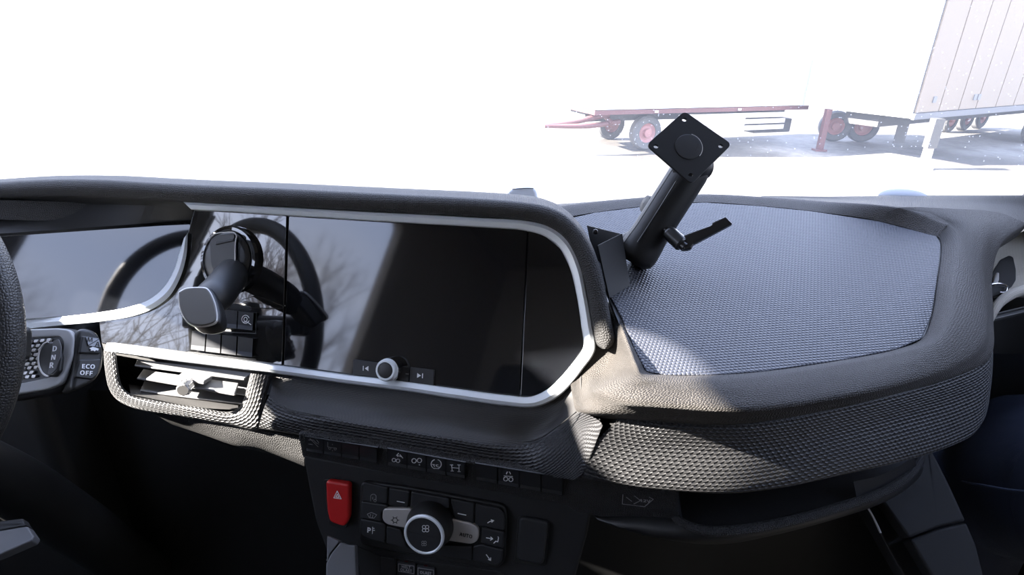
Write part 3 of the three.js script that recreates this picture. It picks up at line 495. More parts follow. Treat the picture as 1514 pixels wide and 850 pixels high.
// ------------------------------------------------------------------ passenger side top
const TRAY = new Face(Y(960, 550, -0.347), Y(1370, 515, -0.338), Y(1150, 303, -0.252));
const tuv = (k) => TRAY.hit(k[0], k[1]);
const matEdge = [[893, 424], [905, 442], [920, 470], [938, 515], [956, 549], [985, 554], [1050, 554], [1130, 548.5], [1250, 531], [1325, 516], [1362, 501], [1377, 468], [1384, 425], [1391, 360], [1385, 349], [1300, 327], [1200, 312], [1120, 304], [1040, 299], [960, 304], [880, 314], [845, 322], [850, 334], [866, 356], [880, 390]];
{
  const t = thing('dash_tray', 'blue-grey ribbed mat lining the recessed tray on the passenger dashboard', 'tray mat');
  part('tray_base', plate(TRAY, [[884, 400], [896, 430], [940, 540], [985, 562], [1130, 556], [1330, 522], [1372, 506], [1392, 425], [1400, 352], [1300, 322], [1200, 307.5], [1040, 295], [960, 299], [843, 318], [850, 336], [866, 358]], { z: -0.0045, t: 0.004, bevel: 0, r: 0.01 }), M.black, t);
  part('mat', plate(TRAY, matEdge, { z: 0, t: 0.006, bevel: 0.0012, r: 0.004, seg: 2 }), M.weave, t);
}
{
  const t = thing('passenger_dash', 'grey-brown grained leather rim round the passenger side tray', 'dashboard top');
  // stations from behind the hood, along the front, round the right corner and back to the windscreen: mat edge, crest, outer edge, lower edge
  const S = [
    [[905, 441, -1], [900, 446, -2], [896, 456, -2], [890, 470, -2]],
    [[938, 515, -1], [931, 521, -0.33], [903, 522, -2, 0.004], [868, 540, -2, 0.0]],
    [[948, 535, -1], [940, 543, -0.332], [892, 552, -2, 0.03], [858, 556, -2, 0.006]],
    [[956, 549, -1], [949, 560, -0.333], [890, 580, -0.354], [861, 596, -0.398]],
    [[985, 554, -1], [978, 565, -0.335], [930, 594, -0.349], [876, 609, -0.381]],
    [[1050, 554, -1], [1044, 567, -0.335], [1010, 603, -0.348], [985, 622, -0.379]],
    [[1130, 548.5, -1], [1128, 562, -0.334], [1110, 607, -0.347], [1092, 626, -0.377]],
    [[1250, 531, -1], [1250, 543, -0.331], [1235, 590, -0.344], [1225, 606, -0.372]],
    [[1325, 516, -1], [1328, 528, -0.328], [1328, 569, -0.341], [1330, 581, -0.368]],
    [[1362, 501, -1], [1385, 508, -0.322], [1408, 541, -0.338], [1412, 557, -0.365]],
    [[1377, 468, -1], [1409, 472, -0.312], [1450, 506, -0.332], [1462, 530, -0.362]],
    [[1384, 425, -1], [1414, 425, -0.3], [1456, 450, -0.318], [1467, 475, -0.35]],
    [[1391, 360, -1], [1420, 350, -0.272], [1452, 385, -0.292], [1466, 412, -0.325]],
    [[1385, 349, -1], [1404, 331, -0.262], [1458, 345, -0.272], [1477, 368, -0.292]],
    [[1300, 327, -1], [1330, 307, -0.242], [1480, 315, -0.262], [1518, 334, -0.275]],
  ];
  const row = (k) => S.map(s => s[k][2] === -2 ? SCR.hit(s[k][0], s[k][1], s[k][3] ?? -0.03 + 0.022 * (k - 2)) : s[k][2] === -1 ? TRAY.hit(s[k][0], s[k][1], -0.003) : Y(s[k][0], s[k][1], s[k][2]));
  const a = row(0), b = row(1), c = row(2), d = row(3), mid = (p, q, k, up = 0) => p.map((v, i) => v.clone().lerp(q[i], k).add(V(0, up, 0)));
  part('front_rim', loft([a, mid(a, b, 0.75, 0.003), b, mid(b, c, 0.5, 0.003), c, mid(c, d, 0.5, 0.002), d, d.map(v => v.clone().lerp(W(v.x * 0.9, -0.42, v.z - 0.05), 0.8))], { nu: 150, nv: 4, crease: 1.4 }), M.rimLeather, t);
  // far rim and the flat dash beyond it up to the windscreen
  const far = [[1386, 350], [1300, 327], [1200, 312], [1120, 304], [1040, 299], [960, 304], [880, 314], [800, 328]];
  const cre = [[1404, 331], [1330, 307], [1210, 296.5], [1125, 291], [1042, 287.5], [950, 292], [860, 300], [780, 310]];
  const r0 = far.map(p => TRAY.hit(p[0], p[1], -0.003)), r1 = cre.map((p, i) => i < 2 ? Y(p[0], p[1], [-0.262, -0.243][i]) : D(p[0], p[1], depth(r0[i]) + 0.035));
  const r3 = [[1.16, -0.3, -1.0], [1.05, -0.292, -1.1], [0.72, -0.29, -1.16], [0.5, -0.3, -1.18], [0.28, -0.3, -1.19], [0.1, -0.3, -1.19], [-0.05, -0.3, -1.19], [-0.2, -0.3, -1.19]].map(p => W(...p));
  part('far_rim', loft([r0, mid(r0, r1, 0.7, 0.004), r1, r1.map((v, i) => v.clone().lerp(r3[i], 0.2).add(V(0, i < 2 ? 0 : -0.006, 0)))], { nu: 70, nv: 4, crease: 1.4 }), M.rimLeather, t);
  const r1d = depth(r1[3]), q = l => l.map(p => D(p[0], p[1], p[2]));
  part('dash_shoulder', loft([[D(1125, 291, r1d), D(1210, 296.5, depth(r1[2])), Y(1330, 309, -0.245), Y(1480, 324, -0.269), Y(1570, 350, -0.29)], [D(1125, 290.4, r1d + 0.02), D(1220, 294, depth(r1[2]) + 0.03), Y(1330, 299, -0.25), Y(1480, 302, -0.266), Y(1575, 310, -0.276)], q([[1130, 290, r1d + 0.03], [1230, 291, 1.07], [1330, 290, 1.1], [1480, 288.5, 1.12], [1580, 288, 1.13]]), q([[1130, 292, r1d + 0.05], [1230, 293, 1.1], [1330, 292, 1.13], [1480, 291, 1.14], [1580, 291, 1.14]]).map(v => v.add(V(0, -0.03, -0.01)))], { nu: 60, nv: 5, crease: 1.4 }), M.rimLeather, t);
}
{ // textured front band
  const t = thing('textured_band', 'dark scale-textured front panel wrapping the passenger side of the dashboard', 'dashboard panel');
  const top = [[916, 616, -0.386], [985, 624, -0.384], [1092, 628, -0.382], [1160, 621, -0.38], [1225, 608, -0.377], [1330, 583, -0.373], [1412, 558, -0.37], [1450, 540, -0.366], [1466, 520, -0.36], [1462, 470, -0.345]];
  const m1 = [[882, 652, -0.42], [980, 660, -0.418], [1090, 664, -0.416], [1160, 656, -0.414], [1230, 642, -0.412], [1335, 617, -0.41], [1415, 591, -0.405], [1454, 572, -0.4], [1467, 548, -0.39], [1464, 500, -0.375]];
  const m2 = [[870, 680, -0.448], [968, 694, -0.446], [1080, 700, -0.444], [1158, 690, -0.442], [1240, 674, -0.44], [1338, 650, -0.438], [1412, 626, -0.436], [1450, 606, -0.43], [1464, 580, -0.42], [1464, 530, -0.4]];
  const bot = [[861, 706, -0.472], [960, 722, -0.472], [1072, 729.5, -0.471], [1155, 721, -0.47], [1245, 702, -0.469], [1338, 681, -0.468], [1402, 661, -0.466], [1438, 643, -0.462], [1456, 615, -0.45], [1460, 560, -0.42]];
  const p = l => l.map(q => Y(...q)), T = p(top), B = p(bot);
  const inwards = (r, dy, dz) => r.map(v => v.clone().add(V(0, dy, -dz)));
  part('panel_skin', loft([inwards(T, 0.004, 0.03), inwards(T, 0.003, 0.006), T, p(m1), p(m2), B, inwards(B, -0.004, 0.012), inwards(B, 0.0, 0.08)], { nu: 150, nv: 4, crease: 1.3 }), M.scale, t);
  { // solid core behind the skin
    const c = new THREE.Shape([[0.12, 0.58], [0.25, 0.575], [0.38, 0.605], [0.48, 0.64], [0.52, 0.7], [0.52, 1.0], [0.12, 1.0]].map(q => new THREE.Vector2(q[0], q[1])));
    part('core', new THREE.ExtrudeGeometry(c, { depth: 0.06, bevelEnabled: false }).rotateX(-Math.PI / 2).translate(0, EYE.y - 0.46, 0), M.black, t);
  }
  part('end_face', loft([[T[0].clone().add(V(0.003, 0, -0.004)), B[0].clone().add(V(0.003, 0, -0.004))], [T[0].clone().add(V(0.004, 0, -0.35)), B[0].clone().add(V(0.004, 0, -0.35))]], { nu: 8, smooth: false }), M.black, t);
}
// ------------------------------------------------------------------ open storage shelf below the band
{
  const t = thing('storage_shelf', 'open storage shelf with a grained rounded lip under the passenger panel', 'shelf');
  const H = -0.572, rim = [[985, 728], [992, 752], [1006, 772], [1040, 784], [1085, 784], [1150, 774], [1230, 753], [1300, 729], [1340, 705], [1358, 682], [1362, 660]];
  const rp = rim.map(q => Y(q[0], q[1], H));
  part('lip', limb(rp, [0.0065, 0.0065], { n: 110, k: 16 }), M.leather, t);
  const under = [[905, 742], [880, 764], [940, 788], [1010, 801], [1070, 803], [1140, 790], [1225, 768], [1300, 743], [1338, 722], [1362, 698], [1370, 668]];
  part('underside', loft([rp.map(v => v.clone().add(V(0, 0.002, 0.004))), rp.map((v, i) => v.clone().lerp(Y(under[i][0], under[i][1], H - 0.02), 0.5).add(V(0, -0.002, 0.004))), under.map(q => Y(q[0], q[1], H - 0.03)), under.map(q => Y(q[0], q[1], H - 0.035).add(V(0, -0.01, -0.12))), under.map(q => Y(q[0], q[1], H - 0.035).add(V(0, 0, -0.3)))], { nu: 80, nv: 3 }), M.black, t);
  part('shelf_floor', loft([rp.map(v => v.clone().add(V(0, -0.004, 0))), rp.map(v => V(0.36 + (v.x - 0.36) * 0.95, v.y + 0.0, -0.95))], { nu: 60, smooth: false }), M.black, t);
  part('back_wall', loft([[W(0.1, -0.58, -0.86), W(0.9, -0.58, -0.86)], [W(0.1, -0.44, -0.8), W(0.9, -0.44, -0.8)]], { nu: 10, smooth: false }), M.black, t);
  part('inner_wall', loft([[Y(1262, 712, -0.54), Y(1300, 703, -0.54), Y(1352, 676, -0.54)], [Y(1268, 742, -0.574), Y(1305, 724, -0.574), Y(1356, 692, -0.574)]], { nu: 16, smooth: false }), M.matte, t);
  part('left_wall', loft([[Y(988, 728, -0.56), Y(1010, 775, -0.575)], [Y(1000, 720, -0.55).add(V(0.03, 0, -0.2)), Y(1010, 775, -0.575).add(V(0.03, 0, -0.2))]], { nu: 8, smooth: false }), M.matte, t);
}
// dark blocks that close the dashboard below and behind
struct('trim_2', block(2.48, 0.5, 0.12, (XL + XR) / 2, EYE.y - 0.9, -1.0), M.black);
struct('trim_4', block(0.6, 0.7, 0.3, XL + 0.3, EYE.y - 0.87, -0.98, 0.03), M.black);
struct('trim_3', loft([[W(XL, -0.3, -1.19), W(-0.2, -0.3, -1.2)], [W(XL, -0.29, -1.0), W(-0.1, -0.29, -1.0)], [W(XL, -0.32, -0.98), W(-0.1, -0.32, -0.98)]], { nu: 10, smooth: false }), M.leather);
{
  const F = new Face(D(1300, 742, 0.87), D(1376, 690, 0.88), D(1440, 850, 0.81));
  const t = thing('footwell_trim', 'dark two-piece trim panel sloping down beside the footwell', 'trim panel');
  part('upper_panel', plate(F, [[1300, 735], [1372, 655], [1386, 680], [1406, 720], [1428.5, 770], [1388, 779], [1344, 795.5]], { z: 0, t: 0.03, bevel: 0.004, r: 0.004, seg: 3 }), M.matte, t);
  part('lower_panel', plate(F, [[1345.5, 798], [1389, 781.5], [1429.5, 772.5], [1444, 806], [1462, 880], [1404, 895]], { z: 0, t: 0.03, bevel: 0.004, r: 0.004, seg: 3 }), M.matte, t);
  const F2 = new Face(D(1282, 745, 0.91), D(1330, 760, 0.91), D(1360, 850, 0.86));
  part('inner_strip', plate(F2, [[1276, 744], [1300, 738], [1345, 795], [1405, 900], [1365, 900]], { z: 0, t: 0.02, bevel: 0.003, r: 0.003 }), M.black, t);
  part('edge_rod', tube([D(1281, 747, 0.89), D(1292, 766, 0.88), D(1302, 788, 0.87)], 0.0016, 16, 10), M.satin, t, 'thin pale metal rod');
}
// ------------------------------------------------------------------ tablet mount
{
  const t = thing('mount_bracket', 'folded black steel bracket fixed to the display hood end', 'bracket');
  const Q = [[884, 363], [918, 346], [929, 423], [901, 440]].map((p, i) => D(p[0], p[1], [0.765, 0.79, 0.775, 0.75][i]));
  Q[1] = new Face(Q[0], Q[2], Q[3]).hit(918, 346);
  const sheet = (a, b, c, d, th) => { const F = new Face(a, b, d), s = [a, b, c, d].map(p => { const q = p.clone().sub(F.o); return new THREE.Vector2(q.dot(F.ex), q.dot(F.ey)); }); if (THREE.ShapeUtils.isClockWise(s)) s.reverse(); return new THREE.ExtrudeGeometry(new THREE.Shape(s), { depth: th, bevelEnabled: true, bevelThickness: 0.0005, bevelSize: 0.0005, bevelSegments: 2 }).translate(0, 0, -th).applyMatrix4(F.m); };
  part('front_sheet', sheet(Q[3], Q[2], Q[1], Q[0], 0.0022), M.mount, t);
  const R1 = D(868, 333.5, 0.86), R2 = new Face(Q[1], Q[2], R1).hit(884, 410);
  part('side_sheet', sheet(R2, Q[2], Q[1], R1, 0.0022), M.mount, t);
  part('bolt', lathe([[0.0001, 0], [0.004, 0], [0.004, 0.004], [0.003, 0.005], [0.0001, 0.005]], D(880, 343.5, 0.825), V(0, 0.6, 0.8), 6), M.mountGloss, t);
}
{
  const t = thing('tablet_mount', 'black double-socket mount arm with a diamond-turned square plate', 'device mount');
  const a = D(944, 372, 0.81), b = D(1022, 250, 0.79), ax = b.clone().sub(a), L = ax.length(), dir = ax.clone().normalize();
  const side = AX.clone().addScaledVector(dir, -AX.dot(dir)).normalize(), fwd = side.clone().cross(dir).normalize();
  const half = (s) => {                                        // one half shell of the clamp arm, seam facing the viewer
    const rows = [], N = 26;
    for (let j = 0; j <= 14; j++) { const th = (s > 0 ? -0.42 : -0.36) + (j / 14) * Math.PI; rows.push(Array.from({ length: N + 1 }, (_, i) => { const k = i / N, y = -0.018 + k * (L + 0.03), end = Math.min(1, Math.min(k, 1 - k) * N / 3.2), w = 0.0262 * (0.62 + 0.38 * Math.sqrt(Math.max(0, 1 - (1 - end) * (1 - end)))) + 0.0035 * Math.max(0, Math.cos((k - 0.02) * 5) - 0.2) * (k < 0.3 ? 1 : 0.6), cx = Math.cos(th + (s > 0 ? 0 : Math.PI)), cz = Math.sin(th + (s > 0 ? 0 : Math.PI)); return a.clone().addScaledVector(dir, y).addScaledVector(side, cx * w).addScaledVector(fwd, cz * w); })); }
    return loft(rows, { nu: 40, smooth: false, crease: 1.2 });
  };
  part('arm_half', half(1), M.mount, t); part('arm_half', half(-1), M.mount, t);
  part('arm_core', limb([a.clone().addScaledVector(dir, -0.008), a.clone().addScaledVector(dir, 0.03), b.clone().addScaledVector(dir, -0.03), b.clone().addScaledVector(dir, 0.005)], [0.019, 0.0245, 0.0245, 0.019], { n: 30, k: 24 }), M.black, t);
  part('seam_edge', tube([D(943, 358, 0.781), D(965, 324, 0.78), D(1000, 268, 0.763)], 0.0011, 20, 6), M.mountGloss, t);
  part('ball', new THREE.SphereGeometry(0.0185, 32, 20).translate(...a.clone().addScaledVector(dir, 0.004).addScaledVector(side, -0.012).addScaledVector(fwd, -0.012).toArray()), M.mount, t);
  part('top_ball', new THREE.SphereGeometry(0.0185, 32, 20).translate(...D(1022, 238, 0.785).toArray()), M.mount, t);
  part('top_collar', limb([D(1000, 254, 0.79), D(1022, 246, 0.778), D(1042, 248, 0.79)], [0.016, 0.021, 0.016], { n: 20, k: 20 }), M.mount, t);
  const PF = new Face(D(958, 213, 0.748), D(1080, 213, 0.752), D(1012, 166, 0.76));
  const hole = (x, y, r) => arc(x, y, r, r, 0, 330, 11);
  const pl = part('plate', plate(PF, [[956.5, 214], [1012, 164.5], [1081.5, 213], [1022.5, 271.5]], { z: 0, t: 0.004, bevel: 0.0008, r: 0.006, seg: 3, holes: [] }), M.mount, t);
  { // punched plate
    const p2 = [[956.5, 214], [1012, 164.5], [1081.5, 213], [1022.5, 271.5]].map(p => PF.flat(...p)); if (THREE.ShapeUtils.isClockWise(p2)) p2.reverse();
    const s = roundShape(p2, 0.007); for (const [x, y] of [[1012, 177], [970, 216.5], [1065.5, 216], [1021, 258.5]]) { const c = PF.flat(x, y), h = new THREE.Path(); h.absellipse(c.x, c.y, 0.0036, 0.0029, 0, 2 * Math.PI, true); s.holes.push(h); }
    const g = toCreasedNormals(new THREE.ExtrudeGeometry(s, { depth: 0.0025, bevelEnabled: true, bevelThickness: 0.0006, bevelSize: 0.0005, bevelSegments: 2, curveSegments: 12 }).translate(0, 0, -0.003).applyMatrix4(PF.m), 0.5);
    pl.geometry = g; }
  const cc = PF.hit(1017.5, 217, 0);
  part('plate_disc', lathe([[0.0001, -0.001], [0.0175, -0.001], [0.0175, 0.0006], [0.0165, 0.001], [0.0001, 0.001]], cc, PF.n, 40), M.black, pl);
  part('disc_edge', new THREE.TorusGeometry(0.0188, 0.0004, 6, 30, 2.0).rotateZ(-0.75).applyMatrix4(PF.m.clone().setPosition(PF.hit(1017.5, 217, 0.0004))), M.satin, pl);
  part('plate_neck', limb([PF.hit(1018, 218, -0.004), PF.hit(1020, 226, -0.016), D(1022, 238, 0.785)], [0.013, 0.009, 0.011], { n: 12, k: 20 }), M.mount, t);
  // clamp bolt, nut and lever
  const q0 = D(975, 331, 0.79), q1 = D(1011, 364, 0.765), qa = q1.clone().sub(q0), ql = qa.length();
  part('clamp_bolt', lathe([[0.0001, 0], [0.0055, 0], [0.0055, ql * 0.38], [0.0001, ql * 0.38]], q0, qa, 20), M.mountGloss, t);
  part('clamp_hub', lathe([[0.0001, ql * 0.36], [0.0085, ql * 0.36], [0.0098, ql * 0.42], [0.0105, ql * 0.9], [0.009, ql * 0.94], [0.0065, ql * 0.95], [0.0065, ql * 1.06], [0.0001, ql * 1.06]], q0, qa, 28), M.mountGloss, t);
  const LF = new Face(D(1012, 355, 0.762), D(1078, 325, 0.755), D(1050, 328, 0.76));
  part('clamp_lever', plate(LF, [[1003, 357], [1011, 347.5], [1054, 331.5], [1053, 328.5], [1073, 319], [1083.5, 330], [1026, 360.5], [1022, 367], [1012, 369]], { z: 0, t: 0.011, bevel: 0.0025, r: 0.0015, seg: 3 }), M.mountGloss, t);
  part('clamp_knob', lathe([[0.0001, 0], [0.012, 0], [0.013, 0.004], [0.012, 0.009], [0.0001, 0.011]], D(961, 304, 0.815), V(-0.85, 0.35, 0.1), 24), M.mount, t);
}
// ------------------------------------------------------------------ small pods at the windscreen
{
  const F = new Face(D(748, 296, 1.0), D(796, 299, 1.0), D(750, 277, 1.0));
  const t = thing('sensor_pod', 'small grey sensor pod peeping over the display hood', 'sensor');
  part('housing', plate(F, [[748, 320], [749, 286], [756, 278], [775, 275.5], [790, 276], [795, 284], [797, 320]], { z: 0, t: 0.045, bevel: 0.006, r: 0.006, seg: 4 }), M.pod, t);
  part('dotted_edge', merged(Array.from({ length: 16 }, (_, i) => { const k = i / 15, p = F.hit(758 + 30 * k, 279.6 - 1.4 * Math.sin(Math.min(1, k * 1.6) * 1.57), -0.0002); return new THREE.SphereGeometry(0.0011, 6, 5).translate(p.x, p.y, p.z); })), M.black, t);
}
solo('round_cap', new THREE.SphereGeometry(0.045, 32, 16).scale(1, 0.32, 0.7).translate(...D(1336, 291, 1.1).toArray()), std([0.2, 0.215, 0.24], 0.6), 'pale low round cap at the windscreen base on the right', 'cap');
// ------------------------------------------------------------------ side vent at the door
{
  const F = new Face(D(1470, 450, 0.98), D(1514, 440, 0.98), D(1480, 370, 1.03));
  const t = thing('side_vent', 'round-cornered side air vent with a chrome knob beside the right door', 'air vent');
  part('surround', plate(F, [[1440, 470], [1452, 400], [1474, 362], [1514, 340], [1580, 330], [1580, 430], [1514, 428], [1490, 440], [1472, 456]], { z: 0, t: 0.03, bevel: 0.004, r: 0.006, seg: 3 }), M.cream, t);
  part('opening', plate(F, [[1452, 450], [1468, 402], [1479, 384], [1492, 377.5], [1498, 380], [1502, 398], [1502, 414], [1496, 424], [1480, 434], [1468, 450]], { z: 0.0012, t: 0.002, bevel: 0.0004, r: 0.003 }), M.black, t);
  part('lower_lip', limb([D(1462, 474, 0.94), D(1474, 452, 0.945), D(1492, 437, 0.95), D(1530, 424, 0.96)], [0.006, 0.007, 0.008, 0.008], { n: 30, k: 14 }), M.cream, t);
  const k = part('knob', plate(F, [[1468, 418], [1474, 402], [1478, 403], [1478, 413], [1474, 421]], { z: 0.016, t: 0.012, bevel: 0.002, r: 0.002 }), M.satin, t);
  part('knob_frame', tube([[1466, 420], [1478, 419], [1488.5, 423], [1487, 432], [1478, 432]].map(p => F.hit(p[0], p[1], 0.02)), 0.0016, 30, 8), M.chrome, t);
  part('knob_body', plate(F, [[1464, 421], [1487, 424], [1484, 434], [1464, 440]], { z: 0.016, t: 0.012, bevel: 0.002, r: 0.002 }), M.black, t);
}
{
  const F = new Face(D(1460, 480, 1.1), D(1514, 468, 1.1), D(1480, 580, 1.1));
  const t = thing('door_panel', 'black door panel with a thin pale line at the right edge', 'door panel');
  part('panel', plate(F, [[1440, 478], [1560, 450], [1560, 640], [1440, 640]], { z: 0, t: 0.03, bevel: 0.004, r: 0.01 }), M.black, t);
  part('pale_line', tube([F.hit(1450, 470, 0.004), F.hit(1514, 455, 0.004), F.hit(1558, 445, 0.004)], 0.0024, 20, 8), M.greyPlastic, t);
}
// ------------------------------------------------------------------ steering wheel
{
  const c = W(-0.786, -0.325, -0.545), n = V(0.04, 0.42, 0.9).normalize();
  const t = thing('steering_wheel', 'black leather steering wheel at the left edge', 'steering wheel');
  const q = new THREE.Quaternion().setFromUnitVectors(V(0, 0, 1), n), put = g => g.applyQuaternion(q).translate(c.x, c.y, c.z);
  const rim = new THREE.TorusGeometry(0.225, 0.0185, 24, 128); { const u = rim.attributes.uv; for (let i = 0; i < u.count; i++) u.setXY(i, u.getX(i) * 1.41, u.getY(i) * 0.116); }
  part('rim', put(rim), M.wheelLeather, t);
  part('hub', put(new RoundedBoxGeometry(0.13, 0.11, 0.05, 4, 0.02).translate(0, -0.01, -0.03)), M.black, t);
  for (const [x, y, w, h, r] of [[-0.15, 0, 0.16, 0.04, 0], [0.15, 0, 0.16, 0.04, 0], [0, -0.15, 0.045, 0.16, 0]]) part('spoke', put(new RoundedBoxGeometry(w, h, 0.022, 3, 0.008).translate(x, y, -0.025)), M.black, t);
  part('column', limb([c.clone().addScaledVector(n, -0.04), W(c.x, -0.47, -0.6), W(c.x, -0.7, -0.72), W(c.x, -1.1, -0.9)], [0.035, 0.05], { n: 24, k: 20 }), M.black, t);
}
// ------------------------------------------------------------------ gear stalk
{
  const F = new Face(D(40, 590, 0.705), D(115, 575, 0.705), D(45, 487, 0.725));
  const t = thing('gear_stalk', 'grey gear selector stalk marked D N R behind the steering wheel', 'gear selector');
  part('stalk_arm', limb([F.hit(-120, 520, -0.016), F.hit(-20, 525, -0.016), F.hit(60, 530, -0.018)], [0.012, 0.013, 0.014], { n: 16, k: 20 }), M.black, t);
  part('body', plate(F, [[-30, 488], [85, 483], [108, 486], [121, 500], [113, 545], [96, 572], [70, 582], [-30, 598]], { z: -0.004, t: 0.032, bevel: 0.01, r: 0.012, seg: 5 }), M.matte, t);
  part('face_frame', plate(F, [[-30, 489], [84, 485], [102, 487], [108, 498], [106, 525], [90, 567], [70, 575], [-30, 592]], { z: 0.001, t: 0.008, bevel: 0.002, r: 0.005, seg: 3, holes: [[[-25, 503], [88, 497], [94, 506], [92, 522], [82, 550], [74, 557], [34, 566], [-25, 572]]] }), M.frameGrey, t);
  part('recess', plate(F, [[-27, 501], [90, 496], [96, 506], [94, 524], [84, 554], [34, 568], [-27, 574]], { z: -0.0025, t: 0.003, bevel: 0, r: 0.002 }), M.black, t);
  const cellShape = []; for (let j = 0; j < 9; j++) for (let i = 0; i < 6; i++) { const x = 24 + i * 9.5 + (j % 2) * 4.6 - j * 1.6, y = 507 + j * 6.6 - (i * 9.5) * 0.1; if (x > 78 - j * 3.6 || x < 14 || y > 562) continue; cellShape.push(plate(F, [[x - 3.6, y + 1.6], [x - 2, y - 1.9], [x + 2.6, y - 2.3], [x + 3.9, y - 1], [x + 2.2, y + 2.2], [x - 2.6, y + 2.6]], { z: 0.001, t: 0.003, bevel: 0.0004, r: 0.0006, seg: 1 })); }
  part('grip_texture', merged(cellShape), M.satin, t, 'pattern of raised metallic cells');
  const dial = part('selector_dial', plate(F, [...arc(72, 531, 17, 26, 90, 270, 14), [80, 557], [88, 548], [90, 528], [86, 512], [78, 505]], { z: 0.006, t: 0.008, bevel: 0.003, r: 0.002, seg: 3 }), M.black, t);
  part('dial_edge', tube(arc(73, 531, 16.4, 25.5, 95, 265, 12).map(p => F.hit(p[0], p[1], 0.006)), 0.0012, 30, 8), M.satin, dial);
  part('selector_strip', plate(F, [[78, 504], [86, 501], [90, 512], [89, 525], [82, 547], [76, 553], [70, 553], [74, 535]], { z: 0.0068, t: 0.002, bevel: 0.0005, r: 0.002 }), M.greyPlastic, dial);
  for (const [s, x, y] of [['D', 77.5, 519.5], ['N', 75.5, 532], ['R', 73, 544]]) part('lettering', lettering(F, s, [x, y], [x + 6, y - 0.4], 0.0072), M.print, dial);
  // black end cap with its two buttons
  const G = new Face(D(113, 560, 0.71), D(152, 548, 0.735), D(118, 492, 0.725));
  const cap = part('end_cap', plate(G, [[112, 492], [121, 484], [138, 487], [148, 496], [154, 522], [152, 545], [142, 562], [112, 578], [104, 572], [110, 545]], { z: 0, t: 0.036, bevel: 0.005, r: 0.008, seg: 4 }), M.black, t);
  part('mode_button', plate(G, [[121, 496], [146, 499], [150, 523], [117, 522]], { z: 0.004, t: 0.006, bevel: 0.0018, r: 0.003, seg: 3 }), M.key, t);
  part('eco_button', plate(G, [[117, 531], [151, 530], [146, 553], [137, 561], [110, 558]], { z: 0.003, t: 0.006, bevel: 0.0018, r: 0.003, seg: 3 }), M.black, t);
  part('symbol', solid(G, [[[127.5, 498.5], [146, 500.5], [149, 513], [131, 511]]], 0.0058), std([0.34, 0.36, 0.4], 0.5), t, 'pale square printed with M and A');
  part('symbol', solid(G, [[[132, 515], [137, 512.8], [142, 514], [146, 515.5], [145, 518.5], [142, 517.5], [140, 519.5], [138, 518], [134, 518.5], [134.5, 516.5]]], 0.0058), M.print, t);
  part('symbol', strokes(G, [[[131, 510.5], [146, 501.5]]], 0.9, 0.0062), M.darkPrint, t);
  part('lettering', lettering(G, 'M', [129.2, 504.8], [136.5, 505.4], 0.0062), M.darkPrint, t);
  part('lettering', lettering(G, 'A', [140, 511.8], [147.4, 512.6], 0.0062), M.darkPrint, t);
  part('lettering', lettering(G, 'ECO', [121, 544.5], [140, 545.2], 0.0034), M.print, t);
  part('lettering', lettering(G, 'OFF', [118, 554], [136.5, 555], 0.0034), M.print, t);
}
{
  const F = new Face(D(0, 815, 0.74), D(50, 795, 0.74), D(0, 775, 0.78));
  const t = thing('column_lever', 'flat grey lever tip below the steering wheel at the lower left', 'lever');
  part('tip', plate(F, [[-60, 790], [0, 784], [40, 777.5], [50, 792], [46, 799], [0, 819], [-60, 842]], { z: 0, t: 0.012, bevel: 0.002, r: 0.003, seg: 3 }), M.greyPlastic, t);
  part('sleeve', plate(F, [[-60, 776], [0, 770], [33, 766], [38, 776], [0, 783], [-60, 789]], { z: -0.002, t: 0.012, bevel: 0.002, r: 0.002, seg: 3 }), M.matte, t);
}
// ------------------------------------------------------------------ passenger's leg
{
  const t = thing('person', 'person seated at the right edge with one knee in dark blue jeans showing', 'person');
  const leg = part('leg', limb([W(0.9, -0.68, 0.2), W(0.9, -0.65, -0.2), D(1585, 710, 0.92), D(1495, 709, 0.99), D(1425, 745, 1.06), D(1408, 880, 1.1), D(1400, 1050, 1.2)], [0.125, 0.13, 0.135, 0.135, 0.112, 0.08, 0.07], { n: 60, k: 36 }), M.denim, t);
  const seam = [[1422, 712], [1450, 717], [1500, 725], [1560, 729]].map((p, i) => D(p[0], p[1], [0.93, 0.868, 0.845, 0.81][i]));
  part('seam', tube(seam, 0.002, 30, 6), M.denim, leg, 'stitched jeans seam');
}
function seat(x, z, label) {
  const t = thing('seat', label, 'seat', null, W(x, FLOOR, z));
  part('base', block(0.4, 0.42, 0.42, x, EYE.y + FLOOR + 0.21, z, 0.03), M.black, t);
  part('cushion', block(0.5, 0.16, 0.52, x, EYE.y + FLOOR + 0.5, z, 0.06), M.seat, t);
  part('backrest', block(0.5, 0.72, 0.15, 0, 0.36, 0, 0.06).rotateX(0.2).translate(x, EYE.y + FLOOR + 0.55, z + 0.22), M.seat, t);
  part('headrest', block(0.28, 0.22, 0.11, 0, 0, 0, 0.045).rotateX(0.2).translate(x, EYE.y + FLOOR + 1.4, z + 0.4), M.seat, t);
}
seat(-0.82, 0.42, 'dark fabric driver seat behind the steering wheel');
seat(0.78, 0.5, 'dark fabric passenger seat under the person in jeans');

